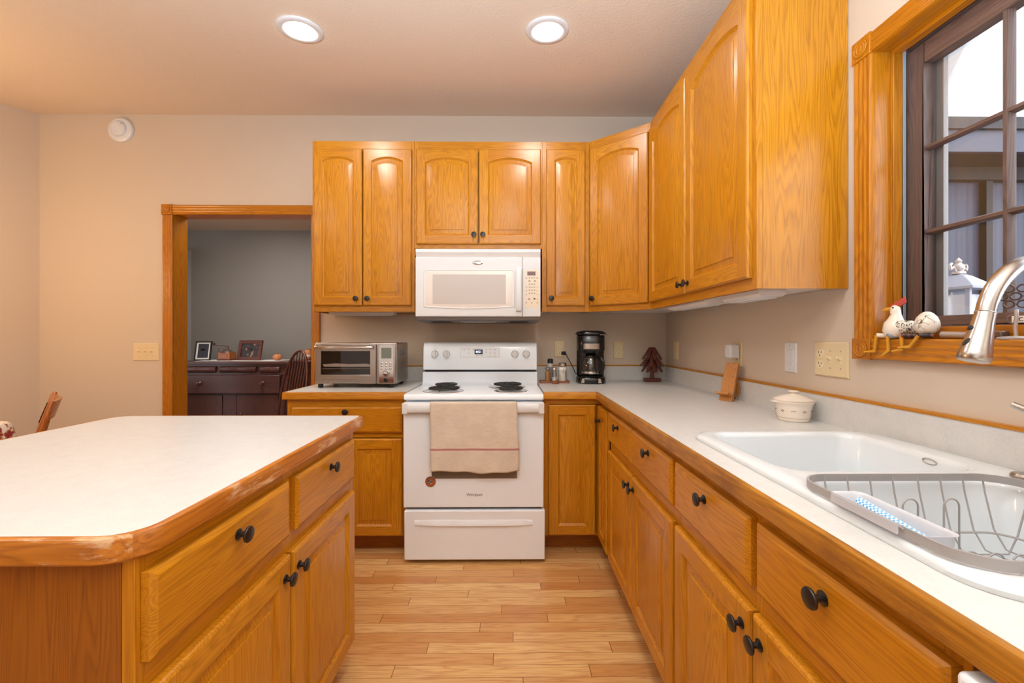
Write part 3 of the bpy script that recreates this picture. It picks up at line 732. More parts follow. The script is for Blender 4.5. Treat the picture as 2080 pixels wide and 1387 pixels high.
b = MB(); b.lathe([(.0136, .004), (.0140, 0), (.0140, -.002), (.0150, -.02), (.0185, -.05), (.0215, -.074), (.0222, -.082), (.0205, -.086), (.018, -.0855), (0, -.084)], 'nickel', tuple(end), 'z', 28, rot); h_ = b.build('spray_head', c)
b = MB(); b.lathe([(.0138, .0035), (.0146, .0025), (.0138, .0015)], 'chrome', tuple(end), 'z', 28, rot); b.build('joint_ring', c)
side = Vector((-.45, -.89, 0)).normalized()
def on_head(s, along):
    return end + dv*along
for (al, rr, dep, sz) in ((.030, .0145, .0135, (1, .45, .8)), (.060, .018, .0165, (.7, .45, 1.5))):
    p = on_head(side, al); u = Vector((-.925, .37, 0)) if al < .04 else Vector((-.97, .12, 0)); u = (u - dv*u.dot(dv)).normalized()
    mt = Vector((0, 1, 0)).rotation_difference(u).to_matrix()
    b = MB(); b.ball(tuple(p+u*dep), .0085, 'rubber', 10, sz, mt); b.build('button', h_)
b = MB(); b.tube([(0, .018, .115), (0, .035, .12), (-.012, .112, .148)], [.011, .0075, .0065], 'nickel', 12); b.build('lever', c)

# ================================================================== range
RX, RY = -.188, 2.245
c = thing('electric_range', 'white freestanding electric coil range between the base cabinets', 'range', (RX, RY, 0))
hw = .379
MB().box(-hw+.004, hw-.004, .04, .655, .035, .876, 'white_enamel').build('body', c)
b = MB()          # cooktop with raised rear riser
b.prism([(-.004, .884), (.004, .878), (.64, .878), (.64, .914), (.45, .908), (.012, .9105), (.0, .907), (-.004, .900)], 'x', -hw, hw, 'white_enamel'); b.build('cooktop', c, bevel=.003)
b = MB(); b.prism([(.452, .9075), (.478, .913), (.49, .925), (.494, .985), (.500, .99), (.66, .99), (.66, .9075)], 'x', -hw+.001, hw-.001, 'white_enamel'); b.build('riser', c)
b = MB(); b.box(-hw+.012, hw-.012, .51, .655, .9905, 1.003, 'dark_gap'); b.build('vent_gap', c)
bg = MB(); bg.prism([(.492, 1.0035), (.505, 1.150), (.520, 1.178), (.54, 1.186), (.655, 1.186), (.655, 1.0035)], 'x', -hw+.001, hw-.001, 'white_enamel'); bo = bg.build('backguard', c, bevel=.005)
tilt = math.atan2(.013, .1465); RM = Matrix.Rotation(-tilt, 4, 'X')
def bgp(x, z, off=0):      # a point on the sloping backguard face
    return (x, .492+(z-1.0035)*.013/.1465-off, z)
for kx in (-.300, -.223, .230, .306):
    b = MB(); b.lathe([(.0245, 0), (.0245, -.006), (.0225, -.009), (.021, -.019), (.018, -.0215), (0, -.022)], 'white_plastic', axis='y', n=28); b.prism([(-.006, .024), (.006, .024), (.006, -.024), (0, -.0275), (-.006, -.024)], 'y', -.030, -.018, 'white_plastic')
    k_ = b.build('control_knob', c, bgp(kx, 1.108), (-tilt, 0, 0), bevel=.001)
    b = MB()
    b.box(-.002, .002, -.0006, 0, .030, .034, 'grey_ink'); b.build('dial_mark', k_)
b = MB(); b.box(-.042, .090+.128, -.0006, 0, -.030, .032, 'grey_ink'); b.box(-.0408, .2168, -.0009, 0, -.0288, .0308, 'white_enamel')
px_ = b.build('touch_panel', c, bgp(-.088, 1.115), (-tilt, 0, 0))
b = MB()
for (mx, mz) in ((-.018, .021), (.012, .021), (.042, .021), (.012, 0), (.128, .021), (.156, .021), (.186, .021), (.128, .006), (.156, 0), (.186, 0), (.156, -.021), (.186, -.021), (.066, -.018), (.100, -.018)):
    b.box(mx-.004, mx+.004, -.0016, -.0009, mz-.0022, mz+.0022, 'grey_ink')
b.build('touch_key_marks', px_)
b = MB(); b.box(-.027, .027, -.0022, -.001, -.0155, .0155, 'display'); dsp = b.build('clock_display', c, bgp(-.010, 1.122), (-tilt, 0, 0))
text('digits', '4:51', .023, 'digits', dsp, (0, -.0026, 0))
# burners
for (bx0, by0, R_) in ((-.188, .150, .098), (-.204, .345, .076), (.178, .352, .097), (.200, .152, .078)):
    b = MB(); n = int(R_/.013)
    turns = 4.2; N = 150; pts = []
    for i in range(N):
        f = i/(N-1); a = 2*pi*turns*f; r = .018+(R_-.024)*f; pts.append((r*cos(a), r*sin(a), .0185))
    b.tube(pts, .0052, 'coil', 8)
    br = b.build('coil_burner', c, (bx0, by0, .908))
    b = MB(); b.lathe([(R_+.020, .0016), (R_+.018, .0045), (R_+.004, .004), (R_-.012, .0005), (.02, .0004), (0, .0004)], 'chrome', n=40); b.build('drip_pan', br)
    b = MB(); 
    for a in (0, 2*pi/3, 4*pi/3): b.tube([(0, 0, .0105), (R_*.95*cos(a+.4), R_*.95*sin(a+.4), .0105)], .0022, 'chrome', 6)
    b.lathe([(.011, .008), (.011, .022), (0, .023)], 'coil', n=16); b.build('support', br)
# oven door, window, handle, lettering
od = MB().box(-hw, hw, -.012, .039, .300, .868, 'white_enamel').build('oven_door', c, bevel=.005)
MB().box(-.226, .234, -.0135, -.0115, .458, .730, 'oven_glass').build('window', od)
b = MB(); b.prism([(-.042, .817), (-.046, .824), (-.046, .858), (-.040, .866), (-.012, .868), (-.012, .855), (-.030, .852), (-.030, .817)], 'x', -hw+.028, hw-.028, 'white_plastic')
b.box(-hw, -hw+.030, -.046, -.0115, .811, .868, 'white_plastic'); b.box(hw-.030, hw, -.046, -.0115, .811, .868, 'white_plastic'); b.build('handle', od, bevel=.003)
text('lettering', 'Whirlpool', .0205, 'ink', od, (.004, -.0126, .369))
b = MB(); b.box(-hw+.01, hw-.012, .012, .0395, .288, .2995, 'dark_gap'); b.build('door_gap', c)
b = MB()          # storage drawer with a moulded finger pull
b.box(-hw+.006, hw+.006, -.018, .039, .020, .287, 'white_enamel'); dw = b.build('storage_drawer', c, bevel=.006)
b = MB(); rows = []
for i in range(33):
    u = -1+2*i/32; d = .012*max(0, 1-u**4)**.7; x = u*.318
    rows.append([(x, -.0175, .237), (x, -.0182-d*.25, .236), (x, -.0182-d, .214), (x, -.0182-d, .209), (x, -.0182-d*.2, .204), (x, -.0175, .2035)])
b.loft(rows, 'white_enamel', cyc=False); b.build('finger_pull', dw, ang=50)
for fx in (-hw+.055, hw-.055):
    b = MB(); b.lathe([(.012, 0), (.016, .003), (.016, .012), (.008, .016), (.008, .036)], 'rubber', (fx, .05, 0)); b.build('leveling_foot', c)
# round magnet stuck on the oven door
c = thing('round_magnet', 'round copper-brown magnet with a dark and white bird emblem, on the oven door', 'magnet', (RX-.232, RY-.0125, .442))
b = MB(); b.lathe([(.0285, 0), (.0285, -.0025), (.0265, -.0035), (0, -.0035)], 'copper', axis='y', n=36); b.build('disc', c)
b = MB()
for a in range(-60, 61, 20):
    an = radians(a); m4 = Matrix.Rotation(an, 4, 'Y'); b.box(-.0026, .0026, -.0042, -.0036, .019, .0255, 'ink', m4)
b.prism([(-.014, .006), (-.002, .010), (.015, .008), (.004, .003), (.013, -.002), (.002, -.004), (-.004, -.012), (-.010, -.006)], 'y', -.0042, -.0036, 'navy')
b.prism([(-.004, .006), (.012, .0065), (.002, .0035), (-.003, .002)], 'y', -.0046, -.0042, 'paper'); b.prism([(-.010, -.001), (-.003, .0), (-.006, -.005)], 'y', -.0046, -.0042, 'paper'); b.prism([(.001, -.005), (.006, -.009), (-.001, -.012)], 'y', -.0046, -.0036, 'paper'); b.build('emblem', c)

# kitchen towel over the oven handle
def towel():
    b = MB(); nx, prof = 40, []
    zt = .872; yf = -.0485
    for i in range(46): prof.append((yf-.001, -.366+.366*i/45, 1))
    for i in range(1, 9):
        a = pi/2*i/8; prof.append((yf-.001+.012*(1-cos(a))*.8, .0012*sin(a), 1))
    prof.append((-.022, .0016, 1)); prof.append((-.014, .0012, 1))
    rows = []
    for (y, z, k) in prof:
        r = []
        for j in range(nx+1):
            u = j/nx; x0 = -.228+.462*u
            d = min(1, max(0, -z/.366))
            x = x0 + d*(.008*u+ .006) + .002*sin(9*z*3+u*2)*d
            amp = .0045*d
            yy = y - amp*(1.1+sin(u*9.5+.6)*.9+.4*sin(u*23)) - .006*d*max(0, 1-abs(u-.34)*9)*.5
            zz = z + (.006*sin(u*7+.5)*d if d > .02 else 0) + (.003*sin(u*20)*d)
            r.append((x, yy, zz))
        rows.append(r)
    b.loft(rows, 'towel', cyc=False)
    return b
o = towel().build('kitchen_towel', None, (RX, RY, .8705), ang=180)
sm = o.modifiers.new('solid', 'SOLIDIFY'); sm.thickness = .0022; sm.offset = 1
tag(o, 'cream linen dish towel with red stripe hanging over the oven handle', 'towel')

# ================================================================== microwave
c = thing('microwave_oven', 'white over-the-range microwave mounted under the short cabinet', 'microwave', (-.184, 2.50, 1.322))
hw = .3785; H = .432
MB().box(-hw, hw, .03, WY-2.5-.002, .022, H, 'white_plastic').build('body', c)
b = MB(); b.prism([(.012, .020), (.02, .004), (.07, -.006), (.44, -.006), (.44, .0215), (.012, .0215)], 'x', -hw+.008, hw-.008, 'grey_under'); ub = b.build('underside', c)
b = MB(); b.box(-.30, -.17, .06, .2, -.0075, -.0062, 'dark_gap'); b.box(.19, .31, .06, .2, -.0075, -.0062, 'dark_gap'); b.box(-.12, .10, .08, .17, -.0075, -.0062, 'white_plastic'); b.build('filters_and_lamp', ub)
b = MB(); b.box(-hw, hw, .004, .03, H-.022, H, 'white_plastic'); b.prism([(.004, H-.0222), (.029, H-.0222), (.029, H-.048), (.016, H-.048)], 'x', -hw, hw, 'white_melamine'); b.build('vent_trim', c, bevel=.002)
Z = lambda y: (643-y)*2.5/840 + .0225
X = lambda x: (x-1033)*2.5/840+.021+.184
door = MB(); xd = .268
door.box(-hw, xd, 0, .029, .022, H-.050, 'white_plastic'); d = door.build('door', c, bevel=.006, seg=3)
# recessed-looking window: raised pale border frame with a curved lower edge, then the grey pane
b = MB(); n = 16
x0, x1, z0, z1 = -.322, .215, .073, .302
def wl(i, y, sag=.012):
    pts = []
    r = .014
    for cx_, cz_, a0 in ((x1-r, z1-r, 0), (x0+r, z1-r, pi/2)):
        for q in range(7):
            a = a0+pi/2*q/6; pts.append((cx_+(r-i)*cos(a), y, cz_+(r-i)*sin(a)))
    for q in range(n+1):
        u = -1+2*q/n; pts.append(((x0+x1)/2+u*((x1-x0)/2-i), y, z0+i+sag*u*u))
    return pts
b.loft([wl(-.006, -.0004), wl(-.003, -.003), wl(0, -.003), wl(.003, -.0005)], 'white_plastic'); b.loft([wl(.003, -.0005), wl(.004, -.0008)], 'window_cream', False, True); wf = b.build('window_border', d, ang=60)
b = MB(); b.box(-.274, .168, -.0012, -.0009, .097, .276, 'mw_glass'); b.build('window_pane', d)
b = MB(); b.prism([(.005, .048), (-.020, .056), (-.027, .09), (-.027, .28), (-.020, .312), (.005, .320)], 'x', .229, .262, 'nickel' if False else 'white_plastic'); b.build('handle', d, bevel=.004, seg=3)
b = MB(); b.lathe([(.0325, 0), (.0325, -.0012), (.030, -.002), (0, -.0025)], 'chrome', (-.002, 0, .347), 'y', 36, Matrix.Diagonal((1, 1, .38, 1))); lg = b.build('oval_badge', d)
b = MB(); b.tube([(-.022+.044*i/20, -.0026, .347+.0035*sin(i*.55)) for i in range(21)], .0007, 'grey_ink', 5); b.build('script_mark', lg)
cp = MB().box(xd+.0012, hw, 0, .029, .022, H-.050, 'white_plastic').build('control_panel', c, bevel=.004)
MB().box(.282, .368, -.0008, -.0001, .075, .304, 'almond').build('keypad_overlay', cp)
MB().box(.2975, .3475, -.0014, -.0009, .271, .295, 'mauve_lcd').build('display', cp)
b = MB()
def key(x, z, s=.0045, m='grey_ink'): b.box(x-s, x+s, -.0012, -.0009, z-s*.8, z+s*.8, m)
for zz in (.256, .218, .200, .182, .163):
    for xx in (.311, .325, .340): key(xx, zz)
key(.292, .256); key(.358, .256); key(.311, .237, .006); key(.343, .237, .006)
for zz in (.200, .178, .155): key(.292, zz, .004); key(.358, zz, .003)
key(.309, .128, .0065); key(.341, .130, .0055, 'ink'); key(.292, .106, .004); key(.325, .106, .004); key(.358, .106, .004); key(.358, .128, .003)
b.build('keys', cp)

# ================================================================== toaster oven
c = thing('toaster_oven', 'stainless steel toaster oven on the short countertop left of the range', 'toaster oven', (-1.172, 2.495, CT))
Wt, Dt = .497, .285; z0, z1 = .024, .272
sh = MB(); sh.box(0, Wt, .012, Dt, z0, z1, 'steel'); s_ = sh.build('housing', c, bevel=.008, seg=3)
b = MB(); b.box(Wt-.0004, Wt+.0012, .06, .2, .19, .23, 'grey_under'); b.build('side_vent', s_)
dx0, dx1 = .012, .375
b = MB()
for q in ((dx0, dx0+.034, .055, .262), (dx1-.034, dx1, .055, .262), (dx0+.034, dx1-.034, .055, .080), (dx0+.034, dx1-.034, .222, .262)): b.box(q[0], q[1], -.006, .0115, q[2], q[3], 'steel')
td = b.build('door', c, bevel=.0015)
MB().box(dx0+.034, dx1-.034, .000, .003, .080, .222, 'toaster_pane').build('window', td)
b = MB(); b.tube([(dx0+.012, -.03, .244), (dx0+.025, -.034, .244), (dx1-.025, -.034, .244), (dx1-.012, -.03, .244)], .0105, 'chrome', 14); b.box(dx0+.02, dx0+.035, -.03, -.006, .236, .252, 'chrome'); b.box(dx1-.035, dx1-.02, -.03, -.006, .236, .252, 'chrome'); b.build('handle', td)
b = MB(); b.box(dx0+.02, dx1-.02, .0118, .0122, .07, .235, 'dark_glass'); b.build('cavity_shade_sheet', c)  # dark sheet standing in for the unlit inside of the oven
b = MB()
b.tube([(dx0+.036, .0065, .116), (dx1-.036, .0065, .116)], .0016, 'alum', 6)
b.prism([(dx0+.05, .128), (dx1-.036, .128), (dx1-.036, .140), (dx1-.06, .146), (dx0+.20, .143), (dx0+.12, .148), (dx0+.04, .142)], 'y', .004, .0085, 'paper'); b.build('rack_and_tray', c)
b = MB(); b.prism([(dx0, .026), (dx0+.10, .026), (dx0+.11, .034), (dx1-.11, .034), (dx1-.10, .026), (dx1, .026), (dx1, .052), (dx0, .052)], 'y', -.004, .0115, 'steel'); b.build('crumb_tray_front', c, bevel=.001)
cpn = MB().box(.384, Wt-.004, -.006, .0115, .026, .266, 'steel').build('control_panel', c, bevel=.002)
b = MB(); b.prism([(.396, .032), (.482, .032), (.482, .254), (.470, .261), (.408, .261), (.396, .254)], 'y', -.0075, -.0059, 'chrome'); b.build('trim_plate', cpn)
MB().box(.409, .469, -.0088, -.0076, .178, .242, 'lcd').build('lcd_screen', cpn)
b = MB()
for i in range(3):
    for j in range(3): b.lathe([(.0065, 0), (.0065, -.003), (.005, -.0042), (0, -.0045)], 'nickel', (.413+.0255*i, -.0074, .148-.0155*j), 'y', 16)
b.build('buttons', cpn)
b = MB(); b.lathe([(.019, 0), (.019, -.008), (.016, -.014), (.013, -.018), (0, -.019)], 'chrome', (.438, -.0074, .088), 'y', 26); b.build('dial', cpn)
b = MB(); b.lathe([(.013, 0), (.013, -.002), (.011, -.003), (0, -.003)], 'black_plastic', (.436, -.0074, .048), 'y', 20); b.build('power_button', cpn)
for fx in (.03, Wt-.04):
    for fy in (.03, Dt-.03):
        b = MB(); b.lathe([(.013, 0), (.015, .004), (.015, .0238)], 'rubber', (fx, fy, 0)); b.build('foot', c)

# ================================================================== coffee maker
c = thing('coffee_maker', 'black drip coffee maker with steel band and glass carafe in the corner', 'coffee maker', (.556, 2.80, CT), radians(-8))
def oval(i, z, sx=.098, sy0=.112, sy1=.085, n=36):
    pts = []
    for k in range(n):
        a = 2*pi*k/n; cx_, sy_ = cos(a), sin(a)
        e = .55
        pts.append(((sx-i)*math.copysign(abs(cx_)**e, cx_), ((sy1 if sy_ > 0 else sy0)-i)*math.copysign(abs(sy_)**(.75), sy_), z))
    return pts
b = MB(); b.loft([oval(.004, 0), oval(0, .004), oval(0, .034), oval(.006, .042), oval(.012, .044)], 'black_plastic', True, True); bs = b.build('base', c, ang=50)
b = MB(); b.lathe([(.056, .0445), (.056, .0475), (.05, .048), (0, .048)], 'rubber', (0, -.032, 0)); b.build('hot_plate', bs)
for sx_ in (-1, 1):
    b = MB(); b.prism([(sx_*.055-.012, .006), (sx_*.055+.012, .006), (sx_*.048+.010, .036), (sx_*.048-.010, .036)], 'y', -.109, -.100, 'steel'); b.build('switch', bs)
b = MB(); b.prism([(-.086, .08), (.086, .08), (.092, .03), (.075, .018), (-.075, .018), (-.092, .03)], 'z', .0445, .215, 'black_plastic'); b.build('water_tank', c, bevel=.004)
b = MB(); b.loft([oval(.006, .2155), oval(.004, .222), oval(.004, .315), oval(.010, .322)], 'black_plastic', True, True)
b.lathe([(.055, .214), (.048, .196), (.03, .188), (0, .187)], 'black_plastic', (0, -.03, 0)); hs = b.build('brew_head', c, ang=50)
b = MB(); k = oval(.0035, .0); band_ = [p for p in k if p[1] < -.02]; band_.sort(key=lambda p: p[0]); b.loft([[(p[0]*.93, p[1]-.0012, z) for p in band_] for z in (.228, .264)], 'steel', cyc=False); b.loft([[(p[0]*.93, p[1]-.0002, .228) for p in band_], [(p[0]*.93, p[1]-.0012, .228) for p in band_]], 'steel', cyc=False); b.build('steel_band', hs, ang=60)
b = MB(); b.loft([oval(-.002, .3225), oval(-.004, .330), oval(.004, .342), oval(.03, .349)], 'black_plastic', True, True); ld = b.build('lid', c, ang=50)
b = MB(); b.prism([(.055, -.118), (.102, -.090), (.104, -.075), (.05, -.085)], 'z', .318, .326, 'nickel'); b.build('lid_tab', ld, bevel=.002)
b = MB(); b.lathe([(.040, .050), (.052, .053), (.058, .068), (.060, .095), (.056, .13), (.047, .160), (.042, .172), (.044, .178)], 'carafe', (0, -.042, 0), n=32); cf = b.build('carafe', c, ang=60)
b = MB(); b.lathe([(.048, .170), (.050, .176), (.046, .184), (.02, .188), (0, .188)], 'black_plastic', (0, -.042, 0)); b.build('carafe_lid', cf)
b = MB(); b.tube([(.040, -.085, .172), (.060, -.115, .172), (.072, -.128, .15), (.074, -.128, .11), (.066, -.115, .078), (.052, -.095, .075)], .009, 'black_plastic', 12, flat=(1, 1.2)); b.build('carafe_handle', cf)
b = MB(); b.lathe([(.0585, .062), (.0606, .064), (.0612, .076), (.0606, .078)], 'nickel', (0, -.042, 0), n=32); b.build('carafe_band', cf)
b = MB(); b.tube([(-.1816, .1335, .192), (-.165, .125, .19), (-.155, .115, .165), (-.13, .10, .12), (-.11, .085, .08), (-.10, .06, .055), (-.088, .05, .05)], .0032, 'rubber', 8); cd = b.build('power_cord', c)
b = MB(); b.box(-.1985, -.1655, .130, .1485, .178, .204, 'rubber'); b.build('plug', cd, bevel=.004)
# ================================================================== dish rack, caddy, scrubber (sink, near bowl)
c = thing('dish_rack', 'grey wire dish rack resting over the near sink bowl', 'dish rack', (.78, .655, .9325))
def rk(i, z, r=.055): return [(p[0], p[1], z) for p in rrect(-.216+i, .198-i, -.162+i, .160-i, r, z, 7)]
b = MB(); b.loft([rk(0, .002), rk(0, .016), rk(.003, .016), rk(.003, .002), rk(0, .002)], 'grey_wire'); b.build('rim_band', c, ang=50)
ZB = -.115
xs = [-.155, -.110, -.065, -.02, .03, .075, .12, .16]
for i, x in enumerate(xs):
    b = MB(); b.tube([(x, .158, .012), (x, .153, -.02), (x, .138, -.085), (x, .118, ZB), (x, -.118, ZB), (x, -.138, -.085), (x, -.153, -.02), (x, -.1585, .012)], .0015, 'grey_wire', 8); b.build('wire', c)
for y in (-.11, .0, .11):
    b = MB(); b.tube([(.196, y, .012), (.19, y, -.02), (.172, y, -.085), (.155, y, ZB-.004), (-.14, y, ZB-.004), (-.165, y, -.085), (-.19, y, -.02), (-.2125, y, .010)], .0015, 'grey_wire', 8); b.build('wire', c)
for j, (x0, y0) in enumerate([(-.055, .085), (.02, .085), (.0, .035), (.036, .030), (.072, .025), (.108, .020), (.144, .015)]):
    hh = .11 if y0 > .05 else .040
    b = MB(); pts = [(x0-.014, y0, ZB+.002)] + [(x0-.014*cos(pi*k/10), y0, ZB+hh-.014+.014*sin(pi*k/10)) for k in range(11)] + [(x0+.014, y0, ZB+.002)]
    b.tube(pts, .0015, 'grey_wire', 8); b.build('plate_loop', c)
b = MB(); b.tube(rk(.035, -.085, .04), .002, 'grey_wire', 8, cyc=True); b.build('lower_ring', c)
c = thing('utensil_caddy', 'frosted plastic caddy clipped to the front side of the dish rack', 'caddy', (.592, .645, .9325))
def cq(i, z, r=.014): return rrect(-.024+i, .030-i, -.082+i, .082-i, r, z, 5)
b = MB(); b.loft([cq(.002, -.052, .012), cq(0, .010), cq(-.003, .0135), cq(-.001, .0135), cq(.0025, .010), cq(.004, -.049, .011)], 'caddy', True, True); b.build('tray', c, ang=60)
b = MB(); b.prism([(-.027, .0135), (-.037, .0200), (-.039, .0200), (-.039, .006), (-.0365, .006), (-.036, .0175), (-.027, .0110)], 'y', -.060, .060, 'caddy'); b.build('clip', c)
o = MB(); o.tube([(0, -.064, 0), (.0, -.063, 0), (0, .062, 0), (0, .0625, 0)], [.0065, .0075, .0075, .0068], 'check', 16)
o = o.build('dish_sponge_stick', None, (.606, .652, .9325-.003), (radians(4), 0, radians(-4))); tag(o, 'blue and white checked sponge stick lying in the frosted caddy', 'sponge stick')

# ================================================================== things on the long countertop
c = thing('lidded_crock', 'small cream stoneware casserole with lid beside the sink', 'casserole dish', (1.046, 1.510, CT))
b = MB(); b.lathe([(.046, 0), (.049, .004), (.0515, .012), (.0515, .0135), (.0525, .016), (.0565, .045), (.0585, .055), (.062, .066), (.066, .071), (.066, .0745), (.062, .075), (.055, .070)], 'off_white', n=40)
for s_ in (-1, 1): b.prism([(s_*.060, -.016), (s_*.078, -.012), (s_*.080, 0), (s_*.078, .012), (s_*.060, .016)], 'z', .069, .0745, 'off_white')
b.build('bowl', c, ang=60)
b = MB(); b.lathe([(.064, .0755), (.0645, .079), (.058, .082), (.035, .092), (.012, .0985), (.008, .101), (.010, .104), (.018, .106), (.018, .109), (.010, .111), (0, .1115)], 'off_white', n=40); b.build('lid', c, ang=60)
b = MB(); b.lathe([(.0520, .0135), (.0526, .0135), (.0526, .0152), (.0522, .0152)], 'grey_ink', n=40); b.build('painted_band', c)
for k in range(10):
    a = 2*pi*k/10 + .35; rr = .0561; m4 = Matrix.Translation((rr*cos(a), rr*sin(a), .040)) @ Matrix.Rotation(a+pi/2, 4, 'Z')
    b = MB()
    if k % 2: 
        for (dx, dz) in ((0, .0032), (0, -.0032), (.004, 0), (-.004, 0)): b.box(dx-.0013, dx+.0013, -.0006, .0006, dz-.0013, dz+.0013, 'navy', m4)
        b.build('flower_motif', c)
    else:
        b.tube([m4 @ Vector((-.007+.014*i/8, -.0004, .0022*sin(pi*i/8)*(1 if i < 6 else .3))) for i in range(9)], .0008, 'ink', 6); b.build('leaf_stroke', c)
# phone stand
c = thing('phone_stand', 'folding wooden phone stand on the countertop near the plugged-in white adapter', 'phone stand', (1.056, 1.985, CT), radians(-58))
def slab(pts, w, m, b, off=0): b.prism(pts, 'x', -w/2+off, w/2+off, m); return b
b = MB(); b.prism([(-.022, 0), (-.008, 0), (.052, .178), (.040, .180)], 'x', -.032, .032, 'bamboo_z'); b.build('back_board', c, bevel=.002)
b = MB(); b.prism([(-.012, .034), (-.050, .046), (-.052, .038), (-.016, .024)], 'x', -.031, .031, 'bamboo_x'); b.build('ledge', c, bevel=.0015)
b = MB(); b.prism([(.026, .125), (.034, .118), (.086, 0), (.072, 0)], 'x', -.030, -.008, 'bamboo_z'); b.build('leg', c, bevel=.0015)
b = MB(); b.prism([(.026, .125), (.034, .118), (.086, 0), (.072, 0)], 'x', .008, .030, 'bamboo_z'); b.build('leg', c, bevel=.0015)
# wooden tree ornament
c = thing('wooden_tree', 'dark brown slatted wooden tree ornament in the countertop corner', 'ornament', (.985, 2.83, CT))
b = MB(); b.box(-.056, .056, -.022, .022, 0, .026, 'dark_x'); b.build('base', c, bevel=.002)
b = MB(); b.box(-.013, .013, -.011, .011, .0262, .235, 'dark_z'); b.build('trunk', c, bevel=.002)
for (z0_, ln, sp, nn, ph) in ((.232, .095, .55, 8, 0), (.190, .105, .62, 8, .39), (.150, .100, .58, 8, 0)):
    for k in range(nn):
        a = 2*pi*k/nn+ph; m4 = Matrix.Translation((.012*cos(a), .012*sin(a), z0_)) @ Matrix.Rotation(a, 4, 'Z') @ Matrix.Rotation(sp, 4, 'Y').inverted()
        b = MB(); b.prism([(-.008, 0), (.008, 0), (.0115, -ln*.75), (.007, -ln), (-.007, -ln), (-.0115, -ln*.75)], 'x', .001, .009, 'dark_z')
        for v in b.bm.verts: v.co = m4 @ v.co
        b.build('branch', c, bevel=.001)
# spice tray and its jars
c = thing('spice_tray', 'small brown wooden tray with round front handle, right of the range', 'tray', (.308, 2.775, CT))
b = MB(); b.loft([rrect(-.098, .098, -.034, .034, .012, z, 5) for z in (0, .016)] + [rrect(-.092, .092, -.029, .029, .010, z, 5) for z in (.016, .012)], 'brown_board', True, True); b.build('tray', c, bevel=.001)
b = MB(); b.lathe([(.022, 0), (.026, .006), (.026, .017), (.021, .0185), (.018, .013), (0, .012)], 'brown_board', (0, -.058, 0)); b.build('round_handle', c)
ty = 2.775
def shaker(x, y, r, h, fill, fh, cap, label, caph=.014, n=8, capr=.8):
    t = thing('spice_jar', label, 'jar', (x, y, CT+.0125), .2, 'spice jars on the wooden tray')
    b = MB(); b.lathe([(r, 0), (r, h*.72), (r*.75, h*.86), (r*.72, h)], 'jar', n=n); b.build('glass', t, ang=30)
    b = MB(); b.lathe([(r*.93, .002), (r*.93, fh), (0, fh)], fill, n=n); b.build('contents', t, ang=30)
    b = MB(); b.lathe([(r*capr, h+.0003), (r*capr, h+caph*.8), (r*capr*.85, h+caph), (0, h+caph*1.1)], cap, n=20); b.build('cap', t)
    return t
shaker(.262, ty-.012, .0185, .078, 'spice', .066, 'nickel', 'square glass shaker of mustard-yellow spice at the tray left end')
shaker(.307, ty-.014, .0175, .074, 'salt', .026, 'nickel', 'clear glass shaker with a little white salt, middle of the tray')
t = shaker(.362, ty-.004, .029, .100, 'salt', .094, 'nickel', 'wide glass jar full of white salt at the tray right end', .022, 24, .92)
b = MB(); b.tube([(-.006+.003*sin(i), -.0295, .085-.004*i) for i in range(9)], .001, 'rubber', 5); b.tube([(.014, -.026, .03), (.016, -.025, .07)], .0012, 'rubber', 5); b.build('brush_lettering', t)
t = shaker(.290, ty+.095, .031, .125, 'pepper', .010, 'rubber', 'tall square glass pepper mill with black top behind the tray', .030, 4, .62); t.location.z = CT; t.rotation_euler = (0, 0, pi/4); t['group'] = ''
del t['group']
b = MB(); b.lathe([(.020, .1), (.019, .124)], 'white_plastic'); b.build('collar', t)

